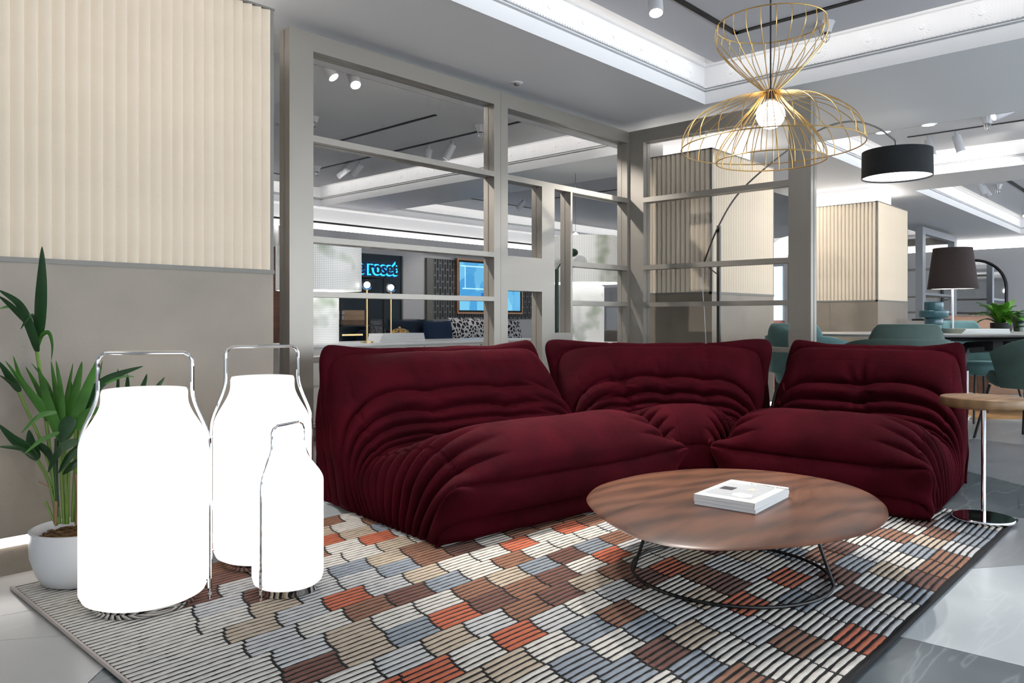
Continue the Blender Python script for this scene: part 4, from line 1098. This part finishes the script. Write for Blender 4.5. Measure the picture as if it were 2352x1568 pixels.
def pile_books(pl, w, d, t, n, rz, labels, m=M_paper, group=None, cov=M_cover):
    for k in range(n):
        o = thing('book', labels[k], 'book', (pl[0], pl[1], pl[2] + k * (t + .0005)), rz + (0.05 * ((k * 7) % 3 - 1)), group)
        MB().box(-w / 2 + .002, w / 2 - .002, -d / 2 + .002, d / 2 - .002, t * .1, t * .9).build('pages', m, o, smooth=False)
        cv = MB(); cv.box(-w / 2, w / 2, -d / 2, d / 2, 0, t * .1); cv.box(-w / 2, w / 2, -d / 2, d / 2, t * .9, t); cv.box(-w / 2, -w / 2 + .002, -d / 2, d / 2, t * .1, t * .9)
        cv.build('cover', cov, o, smooth=False)
q = at(2238, 766, 5.45)
M_sage = mat('sage paper cover', (0.50, 0.54, 0.46), 0.6)
pile_books((q.x, q.y, ZTB), .36, .24, .0105, 3, math.atan2(R.y, R.x) + 0.15, ['pale book at the bottom of the dining table stack', 'pale book in the middle of the dining table stack', 'pale book on top of the dining table stack'], M_paper, 'books on the dining table', M_sage)

# sideboard with plant and green vase behind the table
q = world_from_cam(4.45, 6.75)
sbd = thing('sideboard', 'low brown wooden sideboard at the right edge behind the dining chairs', 'cabinet', (q.x, q.y, 0.0082), math.atan2(R.y, R.x))
M_teak = wood('brown teak', (0.16, 0.07, 0.03), (0.27, 0.13, 0.06), 0.45, 3, (1, 1, 8), 0)
MB().box(-0.42, 0.9, -0.22, 0.22, 0.16, 0.68).build('body', M_teak, sbd, smooth=False)
for k in range(3): MB().box(-0.41 + k * .435, -0.41 + k * .435 + .43, -0.235, -0.2205, 0.17, 0.67).build('door', M_teak, sbd, smooth=False)
for x in (-0.38, 0.86):
    for y in (-0.18, 0.18): MB().lathe([(.014, 0), (.02, .16)], (x, y, 0), 10).build('leg', M_teak, sbd)
q = world_from_cam((2300 - CX) / F * 6.72, 6.72)
pp = thing('potted_plant', 'bright green leafy plant on the sideboard behind the dining table', 'plant', (q.x, q.y, 0.6885))
MB().lathe([(0, 0), (.07, 0), (.085, .05), (.085, .09), (.075, .09), (.07, .06), (0, .06)], n=28, cap=False).build('pot', M_black, pp)
M_bright = mat('bright leaf green', (0.10, 0.30, 0.03), 0.35, var=0.3, vscale=10)
rr = random.Random(3)
for k in range(46):
    a = rr.uniform(0, 6.28); el = rr.uniform(0.0, 1.2); L = rr.uniform(.14, .27)
    dirv = Vector((math.cos(a) * math.cos(el * .8), math.sin(a) * math.cos(el * .8), math.sin(el)))
    p0 = Vector((0, 0, .07)); p1 = p0 + dirv * L * .5 + Vector((0, 0, .05)); p2 = p0 + dirv * L + Vector((0, 0, -.03 if el < .3 else 0.0))
    P3 = catmull([p0, p1, p2], 6); vs = []; fs = []
    sd_ = dirv.cross(Vector((0, 0, 1))); sd_ = sd_.normalized() if sd_.length > .01 else Vector((1, 0, 0))
    for i, p_ in enumerate(P3):
        s_ = i / (len(P3) - 1); hw = .030 * max(.03, math.sin(math.pi * min(1, .05 + s_ * .95) ** 1.2))
        vs += [p_ - sd_ * hw, p_ - Vector((0, 0, .006)), p_ + sd_ * hw]
    for i in range(len(P3) - 1):
        for c_ in range(2): fs.append((i * 3 + c_, i * 3 + c_ + 1, i * 3 + 4 + c_, i * 3 + 3 + c_))
    MB().add(vs, fs).build('leaf', M_bright, pp, ang=180)
q = world_from_cam((2340 - CX) / F * 6.9, 6.9)
vase((q.x, q.y, 0.6885), 0.9, mat('green satin glass', (0.035, 0.075, 0.045), 0.28, coat=0.3), 'tiered dark green glass vase at the right picture edge')

# lamp with brown shade
q = world_from_cam((2188 - CX) / F * 6.35, 6.35)
fl2 = thing('floor_lamp', 'lamp with tapered dark brown shade behind the teal vase', 'lamp', (q.x, q.y, 0))
z1_, z0_ = at(2188, 570, 6.35).z, at(2188, 664, 6.35).z
MB().lathe([(.142, z1_), (.145, z1_), (.187, z0_), (.184, z0_), (.142, z1_ - .002)], n=56, cap=False).build('shade', mat('brown linen', (0.035, 0.022, 0.020), 0.85, bump=0.4, bscale=250, var=0.25, vscale=4), fl2, ang=60)
MB().lathe([(0, z0_ + .006), (.183, z0_ + .006)], n=48, cap=False).build('diffuser', mat('soft lit diffuser', (0.9, 0.9, 0.9), 0.5, emit=(1, .97, .95), estr=1.0), fl2)
MB().lathe([(.009, .02), (.009, z0_ + .01)], n=14).build('pole', mat('white lacquer', (0.75, 0.75, 0.76), 0.3), fl2)
MB().lathe([(0, 0), (.13, 0), (.13, .018), (0, .022)], n=40, cap=False).build('base', MATS['white lacquer'], fl2)

# arch mirror against the far wall
am = A1 - 0.125
pm0, pm1 = PA(2312, CY, am), PA(2165, CY, am)
mc = Vector((am, (pm0.y + pm1.y) / 2, 0)); hw = abs(pm0.y - pm1.y) / 2; ztop = PA(2240, 598, am).z
mir = thing('arch_mirror', 'arched floor mirror with thin black frame against the far wall', 'mirror', mc)
arc_pts = [(-hw, 0.02)] + [(-hw * math.cos(a), (ztop - hw) + hw * math.sin(a)) for a in np.linspace(0, math.pi, 30)] + [(hw, 0.02)]
MB().tube([(-0.02, y, z) for y, z in arc_pts], 0.028, 6, True).build('frame', M_black, mir)
nv = len(arc_pts)
MB().add([(-0.015, y, z) for y, z in arc_pts], [tuple(range(nv))]).build('glass', mat('mirror glass', (0.80, 0.84, 0.87), 0.03, 1.0), mir, smooth=False)

# beige sofa with cushions in the far seating group
q = world_from_cam((2175 - CX) / F * 10.2, 10.2)
bs = thing('far_sofa', 'beige low sofa in the distance behind the dining table', 'sofa', (q.x, q.y, 0), math.atan2(R.y, R.x))
M_beige = mat('beige boucle', (0.46, 0.41, 0.37), 0.9, bump=0.3, bscale=120)
MB().bbox(-0.75, 1.3, -0.45, 0.45, 0.06, 0.42, 0.05).build('seat', M_beige, bs); MB().bbox(-0.75, 1.3, 0.25, 0.5, 0.35, 0.80, 0.06).build('backrest', M_beige, bs); MB().bbox(-0.95, -0.72, -0.45, 0.5, 0.06, 0.76, 0.06).build('armrest', M_beige, bs)
def pillow(name, label, p, w, h, d, rz, m, tilt=0.12, group=None, cat='cushion'):
    o = thing(name, label, cat, p, rz, group)
    vs = []; fs = []; n = 16
    for sgn in (1, -1):
        for i in range(n + 1):
            for j in range(n + 1):
                x, z = -1 + 2 * i / n, -1 + 2 * j / n
                b = ((1 - abs(x) ** 2.6) * (1 - abs(z) ** 2.6)) ** 0.5
                pin = 1 - 0.07 * (1 - abs(x) ** 3) * abs(z) ** 4; pin2 = 1 - 0.07 * (1 - abs(z) ** 3) * abs(x) ** 4
                vs.append((x * w / 2 * pin2, sgn * b * d / 2 + (z * h / 2) * tilt, z * h / 2 * pin + h / 2))
    N = (n + 1) ** 2
    for s_ in range(2):
        for i in range(n):
            for j in range(n):
                a = s_ * N + i * (n + 1) + j; q_ = (a, a + n + 1, a + n + 2, a + 1); fs.append(q_ if s_ else q_[::-1])
    MB().add(vs, fs).build('cover', m, o, ang=180)
    MB().tube([(w / 2 * .98 * math.copysign(abs(math.cos(a)) ** .3, math.cos(a)), (h / 2 * math.copysign(abs(math.sin(a)) ** .3, math.sin(a))) * tilt, h / 2 + h / 2 * .98 * math.copysign(abs(math.sin(a)) ** .3, math.sin(a))) for a in np.linspace(0, 2 * math.pi, 48, endpoint=False)], .004, 5, True).build('piping', m, o)
    return o
q = world_from_cam((2232 - CX) / F * 10.05, 10.05)
pillow('cushion', 'tan cushion leaning on the distant beige sofa', (q.x, q.y, .425), .6, .43, .16, math.atan2(R.y, R.x), mat('tan fabric', (0.48, 0.28, 0.19), 0.9), .2)
q = world_from_cam((2140 - CX) / F * 8.6, 8.6)
o = thing('side_table', 'small black table top seen behind the teal vase', 'table', (q.x, q.y, 0))
MB().lathe([(0, .79), (.2, .79), (.2, .81), (0, .812)], n=36, cap=False).build('table_top', M_black, o, ang=40); MB().lathe([(.012, .01), (.012, .79)], n=10).build('pole', M_black, o); MB().lathe([(0, 0), (.14, 0), (.14, .012), (0, .014)], n=30, cap=False).build('base', M_black, o)

# tan leather rug under the far group
p0, p1 = G(2205, 960), G(2352, 935)
o = thing('far_rug', 'tan rug on the floor beyond the dining chairs', 'rug', (0, 0, 0))
qa, qb, qc, qd = G(2150, 962), G(2352, 962), G(2352, 915), G(2150, 915)
qb = qa + (qb - qa) * 2.2; qc = qd + (qc - qd) * 2.2
MB().prism([(p_.x, p_.y) for p_ in (qa, qb, qc, qd)], .0005, .008).build('pile', mat('tan wool', (0.45, 0.24, 0.09), 0.9, var=0.25, vscale=6, bump=.4, bscale=80), o, smooth=False)

# bright window and globe seen past the column
wn = tag(link_ob('window_1', None), 'bright bluish window strip seen between column and screen post', 'window', kind='structure')
p0, p1 = PA(1772, 600, A1 - .13), PA(1797, 735, A1 - .13)
MB().box(A1 - .14, A1 - .125, p1.y, p0.y, 0.75, 1.95).build('pane', mat('daylit glass', (0.7, 0.85, 1), 0.3, emit=(0.62, 0.83, 1.0), estr=.55), wn, smooth=False)
for zz in (0.75, 1.15, 1.95): MB().box(A1 - .16, A1 - .124, p1.y - .02, p0.y + .02, zz - .02, zz + .02).build('frame', M_fframe, wn, smooth=False)
q = at(1812, 575, 8.0)
gl = thing('dome_lamp', 'large glowing white dome lamp behind the right screen post', 'lamp', (q.x, q.y, 0))
MB().lathe([(.19, q.z - .06), (.185, q.z), (.15, q.z + .08), (.08, q.z + .13), (0, q.z + .15)], n=40, cap=False).build('shade', mat('lit opal dome', (1, 1, 1), .4, emit=(1, 1, .99), estr=.55), gl, ang=180)
MB().lathe([(.01, 0.02), (.01, q.z)], n=10).build('pole', M_black, gl); MB().lathe([(0, 0), (.13, 0), (.13, .02), (0, .02)], n=30, cap=False).build('base', M_black, gl)
q = at(1787, 778, 7.0)
cb_ = thing('candle_lantern', 'small amber candle box between the sofa ears', 'candle', (q.x, q.y, 0))
M_amber = mat('amber wood box', (0.55, 0.30, 0.10), 0.5)
MB().box(-.045, .045, -.045, .045, q.z - .03, q.z + .05).build('holder', M_amber, cb_, smooth=False); MB().box(-.04, .04, -.04, .04, q.z + .05, q.z + .10).build('candle', mat('white wax', (.85, .82, .78), .5, emit=(1, .9, .8), estr=.4), cb_, smooth=False)
MB().box(-.25, .25, -.25, .25, q.z - .06, q.z - .031).build('stand_top', M_black, cb_, smooth=False); MB().lathe([(.03, 0), (.03, q.z - .06)], n=12).build('stand', M_black, cb_)
q = at(1786, 748, 9.0)
o = thing('pink_panel', 'salmon pink block below the bright window strip', 'panel', (q.x, q.y, 0))
MB().bbox(-.18, .18, -.03, .03, 0, q.z + .06, .02).build('board', mat('salmon paint', (.62, .26, .22), .7), o, smooth=False)

# ================================================================== area behind the left screen
BF = 4.40
pz = PB(860, 787, BF); ZC = pz.z
xa, xb_ = PB(640, 790, BF).x, PB(1215, 770, BF).x
con = thing('sideboard', 'long white sideboard behind the left screen carrying globe lamps', 'cabinet', (xa, BF, 0))
Lc = xb_ - xa
M_lac = mat('white lacquer front', (0.66, 0.63, 0.59), 0.35)
MB().box(0, Lc, 0, .45, .10, ZC - .022).build('body', M_lac, con, smooth=False)
MB().bbox(-.01, Lc + .01, -.02, .46, ZC - .021, ZC, .003).build('top', mat('white stone top', (0.80, 0.79, 0.77), 0.3), con, smooth=False)
MB().box(.05, Lc - .05, .04, .40, 0, .099).build('plinth', M_trim, con, smooth=False)
nd = 4
for k in range(nd):
    for zz0, zz1 in ((.12, .36), (.375, ZC - .035)):
        MB().bbox(Lc * k / nd + .006, Lc * (k + 1) / nd - .006, -.018, -.001, zz0, zz1, .003).build('drawer', M_lac, con, smooth=False)

M_perf = mat('perforated white metal', (0.86, 0.87, 0.85), 0.5, emit=(1, 1, .97), estr=.10)
def perforate(m, sc=85, spots=True):
    tc = node(m, 'ShaderNodeTexCoord'); vo = node(m, 'ShaderNodeTexVoronoi', voronoi_dimensions='2D'); vo.inputs['Scale'].default_value = sc
    vo.inputs['Randomness'].default_value = 0.0
    sx = node(m, 'ShaderNodeSeparateXYZ'); link(m, tc.outputs['Object'], sx.inputs[0])
    an = node(m, 'ShaderNodeMath', operation='ARCTAN2'); link(m, sx.outputs['Y'], an.inputs[0]); link(m, sx.outputs['X'], an.inputs[1])
    ml = node(m, 'ShaderNodeMath', operation='MULTIPLY'); ml.inputs[1].default_value = 0.28; link(m, an.outputs[0], ml.inputs[0])
    cm = node(m, 'ShaderNodeCombineXYZ'); link(m, ml.outputs[0], cm.inputs['X']); link(m, sx.outputs['Z'], cm.inputs['Y'])
    link(m, cm.outputs[0], vo.inputs['Vector'])
    r = node(m, 'ShaderNodeValToRGB'); r.color_ramp.elements[0].position = .18; r.color_ramp.elements[1].position = .28
    r.color_ramp.elements[0].color = (.30, .31, .30, 1); r.color_ramp.elements[1].color = (.88, .88, .86, 1)
    link(m, vo.outputs['Distance'], r.inputs['Fac'])
    n = node(m, 'ShaderNodeTexNoise'); n.inputs['Scale'].default_value = 4.5; link(m, tc.outputs['Object'], n.inputs['Vector'])
    r2 = node(m, 'ShaderNodeValToRGB'); r2.color_ramp.elements[0].position = .30; r2.color_ramp.elements[1].position = .46
    r2.color_ramp.elements[0].color = (.45, .52, .42, 1); r2.color_ramp.elements[1].color = (1, 1, 1, 1)
    link(m, n.outputs['Fac'], r2.inputs['Fac'])
    mx = node(m, 'ShaderNodeMix', data_type='RGBA', blend_type='MULTIPLY'); mx.inputs['Factor'].default_value = 1
    link(m, r.outputs['Color'], mx.inputs['A']); link(m, r2.outputs['Color'], mx.inputs['B'])
    link(m, mx.outputs['Result'], bsdf(m).inputs['Base Color']); link(m, mx.outputs['Result'], bsdf(m).inputs['Emission Color'])
perforate(M_perf)
def drum_lamp(u, Z, r, z0, z1, rb, zbase, label):
    q = world_from_cam((u - CX) / F * Z, Z)
    t = thing('drum_lamp', label, 'lamp', (q.x, q.y, zbase), 0)
    MB().lathe([(r, z0 - zbase), (r, z1 - zbase), (r - .006, z1 - zbase), (r - .006, z0 - zbase), (r, z0 - zbase)], n=72, cap=False).build('shade', M_perf, t, ang=60)
    MB().lathe([(0, z0 - zbase + .02), (r - .01, z0 - zbase + .02)], n=48, cap=False).build('diffuser', mat('lit lamp interior', (1, 1, 1), .5, emit=(1, .98, .95), estr=.9), t)
    dm = [(r * .72, z0 + (z1 - z0) * .45 - zbase), (r * .6, z0 + (z1 - z0) * .6 - zbase), (r * .3, z0 + (z1 - z0) * .72 - zbase), (0, z0 + (z1 - z0) * .76 - zbase)]
    MB().lathe(dm, n=40, cap=False).build('reflector', mat('white enamel', (.8, .8, .8), .4), t, ang=180)
    MB().lathe([(rb, 0), (rb, z0 - zbase - .03), (rb - .02, z0 - zbase - .02), (.02, z0 - zbase + .018)], n=64, cap=True).build('body', M_perf, t, ang=50)
drum_lamp(733, 5.44, .295, at(734, 667, 5.35).z, at(734, 566, 5.35).z, .137, ZC + .001, 'lit perforated white drum lamp on the sideboard behind the left post')
globes = []
def globe_lamp(u, v, Z, zb, label):
    c_ = at(u, v, Z)
    t = thing('globe_lamp', label, 'lamp', (c_.x, c_.y, zb), 0, 'brass globe lamps')
    hz = c_.z - zb
    MB().lathe([(0, 0), (.045, 0), (.045, .01), (0, .012)], n=28, cap=False).build('base', M_brass, t, ang=40)
    MB().lathe([(.006, .01), (.006, hz - .03)], n=10).build('stem', M_brass, t)
    MB().sphere((0, 0, hz), .038, 24, 14).build('globe', mat('thin clear globe', (1, 1, 1), .03, trans=1.0, ior=1.03), t, ang=180)
    MB().sphere((0, 0, hz), .022, 20, 12).build('bulb', mat('bright bulb', (1, 1, 1), .5, emit=(.95, .97, 1), estr=12), t, ang=180)
globe_lamp(843, 654, PB(843, 789, BF + .02).length and depth(PB(843, 789, BF + .04)), ZC + .0005, 'brass globe lamp nearest the perforated drum shade')
zz = depth(PB(899, 770, BF + .25))
globe_lamp(898, 660, zz, ZC + .0005, 'brass globe lamp standing behind the white books')
q = PB(912, 784, BF + .12)
pile_books((q.x, q.y, ZC + .0005), .42, .15, .020, 3, 0.03, ['white book at the bottom of the sideboard stack', 'white book in the middle of the sideboard stack', 'white book on top of the sideboard stack'], M_paper, 'white books on the sideboard', M_white)
q = PB(918, 766, BF + .36)
bo = thing('leopard_dish', 'golden spotted oval dish on the sideboard', 'dish', (q.x, q.y, ZC + .0005))
M_leo = mat('gold spotted glaze', (.45, .26, .07), .35)
vo = node(M_leo, 'ShaderNodeTexVoronoi'); vo.inputs['Scale'].default_value = 60; rp = node(M_leo, 'ShaderNodeValToRGB'); rp.color_ramp.elements[0].position = .3; rp.color_ramp.elements[1].position = .5
rp.color_ramp.elements[0].color = (.06, .03, .012, 1); rp.color_ramp.elements[1].color = (.55, .34, .10, 1); tc = node(M_leo, 'ShaderNodeTexCoord'); link(M_leo, tc.outputs['Object'], vo.inputs['Vector'])
link(M_leo, vo.outputs['Distance'], rp.inputs['Fac']); link(M_leo, rp.outputs['Color'], bsdf(M_leo).inputs['Base Color'])
mb = MB().lathe([(0, 0), (.05, 0), (.075, .025), (.08, .05), (.07, .078), (.03, .092), (0, .093)], n=32, cap=False); o = mb.build('body', M_leo, bo, ang=60); o.scale = (1.15, .6, 1.0)
o = MB().lathe([(.0, .094), (.012, .096), (.010, .105), (0, .107)], n=14, cap=False).build('knob', M_leo, bo)

# sign: dark letters standing off a navy panel with a blue halo
pL, pR = PB(842, 628, BW - .01), PB(908, 628, BW - .01)
sg = thing('wall_sign', 'dark shop name letters with electric blue halo on the navy wall', 'sign', (0, 0, 0))
M_halo = mat('electric blue halo light', (0, .2, 1), .5, emit=(.02, .32, 1.0), estr=1.1)
M_letter = mat('black letter', (.004, .006, .01), .4)
zb = pL.z
def twidth(s_):
    o = text('measure', s_, .25, M_letter, None, (0, 0, 0)); w_ = max(v.co.x for v in o.data.vertices); me = o.data
    bpy.data.objects.remove(o); bpy.data.meshes.remove(me); return w_
WORD = 'ligne roset'
wt, wl = twidth(WORD), twidth('ligne r') - twidth('r')
sxk = (pR.x - pL.x) / (wt - wl); x0_ = pL.x - wl * sxk
for k, ch in enumerate(WORD):
    if ch == ' ': continue
    xo = (twidth(WORD[:k + 1]) - twidth(ch)) * sxk
    lt = text('letter', ch, .25, M_letter, sg, (x0_ + xo, BW - .055, zb), (math.pi / 2, 0, 0), .012, sxk, .004)
    hl = text('halo', ch, .25, M_halo, lt, (0, 0, -.025), (0, 0, 0), .004, 1.0, .022)
# television with copper frame
p0, p1 = PB(1047, 656, BW - .03), PB(1197, 660, BW - .03)
zt0, zt1 = PB(1047, 593, BW - .03).z, PB(1047, 720, BW - .03).z
tv = thing('television', 'wall television showing a blue picture in a copper frame', 'television', ((p0.x + p1.x) / 2, BW - .0125, (zt0 + zt1) / 2))
tw, th = (p1.x - p0.x) / 2, (zt0 - zt1) / 2
M_copper = mat('copper', (.62, .33, .19), .35, .8)
mb = MB(); e = .022
for (x0, x1, z0, z1) in ((-tw, tw, th - e, th), (-tw, tw, -th, -th + e), (-tw, -tw + e, -th + e, th - e), (tw - e, tw, -th + e, th - e)): mb.box(x0, x1, -.055, 0, z0, z1)
mb.build('frame', M_copper, tv, smooth=False)
MB().box(-tw + e, tw - e, -.04, -.002, -th + e, th - e).build('bezel', M_black, tv, smooth=False)
M_scr = mat('blue screen picture', (0, 0, 0), .2, emit=(0, .4, 1), estr=.32)
tc = node(M_scr, 'ShaderNodeTexCoord'); sp = node(M_scr, 'ShaderNodeSeparateXYZ'); cb = node(M_scr, 'ShaderNodeCombineXYZ'); link(M_scr, tc.outputs['Object'], sp.inputs[0]); link(M_scr, sp.outputs['X'], cb.inputs['X']); link(M_scr, sp.outputs['Z'], cb.inputs['Y'])
vo = node(M_scr, 'ShaderNodeTexVoronoi', distance='CHEBYCHEV'); vo.inputs['Scale'].default_value = 3.2; link(M_scr, cb.outputs[0], vo.inputs['Vector'])
rp = node(M_scr, 'ShaderNodeValToRGB'); rp.color_ramp.elements[0].color = (.02, .30, .72, 1); rp.color_ramp.elements[1].color = (.25, .72, 1, 1)
link(M_scr, vo.outputs['Color'], rp.inputs['Fac']); link(M_scr, rp.outputs['Color'], bsdf(M_scr).inputs['Emission Color'])
MB().box(-tw + e + .03, tw - e - .03, -.043, -.041, -th + e + .03, th - e - .03).build('screen', M_scr, tv, smooth=False)
sb = MB(); sb.box(-tw * .85, tw * .85, -.0445, -.0435, -th * .1, -th * .06); sb.box(-tw * .9, tw * .1, -.0445, -.0435, th * .72, th * .76); sb.box(-tw * .78, -tw * .76, -.0445, -.0435, -th * .1, th * .72)
sb.build('picture_lines', mat('pale blue picture line', (0, 0, 0), .3, emit=(.45, .8, 1), estr=.45), tv, smooth=False)
sb = MB(); sb.box(-tw * .3, tw * .3, -.0445, -.0435, -th * .35, -th * .22); sb.box(tw * .05, tw * .22, -.0446, -.0436, -th * .2, -th * .02); sb.build('picture_sofa', mat('dark blue picture patch', (0, 0, 0), .3, emit=(.02, .10, .35), estr=.5), tv, smooth=False)

# sofa and cushions under the television
ws = thing('wall_sofa', 'low navy sofa against the back wall under the television', 'sofa', (PB(880, 780, 8.0).x, 7.6, 0))
M_nv = mat('navy velvet', (.010, .022, .045), .8, sheen=.3, sheen_col=(.3, .4, .6))
wl_ = PB(1200, 780, 7.8).x - PB(880, 780, 8.0).x
MB().bbox(-.1, wl_ + .1, -.1, .9, .08, .40, .04).build('seat', M_nv, ws); MB().bbox(-.1, wl_ + .1, .70, .92, .38, .66, .05).build('backrest', M_nv, ws)
M_bw = mat('black and white woven pattern', (.5, .5, .5), .8)
tc = node(M_bw, 'ShaderNodeTexCoord'); sp = node(M_bw, 'ShaderNodeSeparateXYZ'); cb = node(M_bw, 'ShaderNodeCombineXYZ'); link(M_bw, tc.outputs['Object'], sp.inputs[0]); link(M_bw, sp.outputs['X'], cb.inputs['X']); link(M_bw, sp.outputs['Z'], cb.inputs['Y'])
vo = node(M_bw, 'ShaderNodeTexVoronoi', feature='DISTANCE_TO_EDGE'); vo.inputs['Scale'].default_value = 19; link(M_bw, cb.outputs[0], vo.inputs['Vector'])
rp = node(M_bw, 'ShaderNodeValToRGB'); rp.color_ramp.elements[0].position = .10; rp.color_ramp.elements[1].position = .14; rp.color_ramp.elements[0].color = (.72, .70, .70, 1); rp.color_ramp.elements[1].color = (.015, .013, .02, 1)
link(M_bw, vo.outputs['Distance'], rp.inputs['Fac']); link(M_bw, rp.outputs['Color'], bsdf(M_bw).inputs['Base Color'])
M_bwd = mat('dark woven pattern', (.03, .03, .035), .8, var=.9, vscale=40, col2=(.25, .25, .26))
M_blue = mat('deep blue velvet', (.012, .035, .085), .8, sheen=.3, sheen_col=(.3, .5, .8))
for (u0, u1, yb, h, m_, lb, rz) in ((845, 888, 7.9, .40, M_bwd, 'dark patterned cushion nearest the brass lamp stems', .3), (892, 982, 8.0, .40, M_nv, 'wide navy cushion behind the white books', 0.05), (976, 1036, 7.8, .38, M_blue, 'brighter blue cushion next to the patterned one', -.1),
                                   (1034, 1150, 7.9, .42, M_bw, 'large black and white patterned cushion below the television', 0.0), (1160, 1198, 7.8, .40, M_bw, 'black and white patterned cushion seen through the lower screen opening', .2)):
    x0, x1 = PB(u0, 760, yb).x, PB(u1, 760, yb).x
    pillow('cushion', lb, ((x0 + x1) / 2, yb, .405), (x1 - x0) * 1.02, h, .16, rz, m_, .15, 'cushions on the wall sofa')
# dark shelf with books left of the globe lamps
xs0, xs1 = PB(782, 740, 7.2).x, PB(836, 740, 7.2).x
shf = thing('open_shelf', 'black open shelf with brass edges left of the globe lamps', 'shelf', (xs0, 7.2, 0))
for zz in (.30, .74, 1.3): MB().box(0, xs1 - xs0 + .3, 0, .3, zz - .015, zz).build('shelf_board', M_black, shf, smooth=False)
for x in (0, xs1 - xs0 + .28): 
    for y in (0, .28): MB().box(x, x + .02, y, y + .02, 0, 1.3).build('post', M_black, shf, smooth=False)
MB().box(.02, .30, -.004, -.001, .62, .64).build('edge_bar', M_brass, shf, smooth=False)
M_tanb = mat('tan book cover', (.42, .27, .17), .7); M_brn = mat('brown book cover', (.22, .13, .08), .7)
for k, m_ in enumerate((M_brn, M_tanb, M_tanb)):
    o = thing('book', ('brown book at the bottom of the dark shelf stack', 'tan book in the middle of the dark shelf stack', 'tan book on top of the dark shelf stack')[k], 'book', (xs0 + .20, 7.33, .7405 + k * .056), .05 * k, 'books on the dark shelf')
    MB().box(-.14, .14, -.10, .10, .006, .049).build('pages', M_paper if k else M_tanb, o, smooth=False)
    cv = MB(); cv.box(-.145, .145, -.105, .105, 0, .006); cv.box(-.145, .145, -.105, .105, .049, .055); cv.box(-.145, .145, -.105, -.1, .006, .049); cv.build('cover', m_, o, smooth=False)

# things seen through the right part of the left screen
drum_lamp(1346, 7.05, .36, at(1346, 651, 7.05).z, at(1346, 548, 7.05).z, .165, .60, 'tall perforated white lamp beside the screen corner')
q = world_from_cam((1346 - CX) / F * 7.05, 7.05)
o = thing('plinth_box', 'white plinth box under the tall perforated lamp', 'box', (q.x, q.y, 0))
MB().box(-.25, .25, -.25, .25, 0, .57).build('body', M_lac, o, smooth=False); MB().box(-.26, .26, -.26, .26, .57, .599).build('top', M_white, o, smooth=False)
q = at(1322, 545, 7.6)
o = thing('drop_pendant', 'tiny clear drop pendant on a thin cord beside the screen', 'lamp', (q.x, q.y, 0))
MB().tube([(0, 0, q.z + .05), (0, 0, ZR)], .002, 6).build('cord', M_trim, o)
MB().lathe([(0, q.z + .055), (.02, q.z + .04), (.048, q.z), (.04, q.z - .04), (0, q.z - .055)], n=20, cap=False).build('shade', mat('frosted drop', (.95, .95, .95), .2, emit=(1, 1, 1), estr=1.2), o)
q = at(1279, 690, 6.6)
o = thing('green_floor_lamp', 'dark green floor lamp in the narrow slot of the screen', 'lamp', (q.x, q.y, 0))
M_bottle = mat('bottle green lacquer', (.010, .045, .022), .3)
MB().lathe([(.016, .01), (.016, at(1279, 618, 6.6).z)], n=12).build('pole', M_bottle, o); MB().lathe([(0, 0), (.12, 0), (.12, .015), (0, .016)], n=28, cap=False).build('base', M_bottle, o)
hz = at(1316, 580, 6.6); dl = hz - q
MB().tube([(0, 0, at(1279, 618, 6.6).z), (dl.x * .6, dl.y * .6, hz.z + .02), (dl.x, dl.y, hz.z)], .012, 8).build('arm', M_bottle, o)
MB().sphere((dl.x, dl.y, hz.z), .045, 18, 12, 1, 1, .8).build('head', M_bottle, o, ang=180)
p0, p1 = PA(1388, 660, 9.2), PA(1440, 660, 9.2)
o = thing('poster_panel', 'pale grey poster panel with white figure beside the tall lamp', 'poster', (9.2, p1.y, 0))
zt_, zb2 = PA(1388, 661, 9.2).z, PA(1388, 762, 9.2).z
MB().box(0, .03, 0, p0.y - p1.y, zb2, zt_).build('board', mat('pale grey print', (.55, .53, .53), .6), o, smooth=False)
MB().box(-.004, 0, .05, (p0.y - p1.y) * .9, zb2 + .02, zb2 + (zt_ - zb2) * .55).build('print', M_white, o, smooth=False)
MB().box(.01, .03, 0, .04, 0, zb2).build('leg', M_trim, o, smooth=False); MB().box(.01, .03, p0.y - p1.y - .04, p0.y - p1.y, 0, zb2).build('leg', M_trim, o, smooth=False)
p0 = at(1408, 775, 7.6)
o = thing('dark_cabinet', 'dark taupe cabinet block beside the screen corner', 'cabinet', (p0.x, p0.y, 0), 0.1)
MB().bbox(-.13, .13, -.13, .13, .02, at(1408, 758, 7.6).z, .006).build('body', mat('dark taupe lacquer', (.10, .09, .08), .5), o, smooth=False); MB().box(-.12, .12, -.135, -.1305, .05, .6).build('door', MATS['dark taupe lacquer'], o, smooth=False)
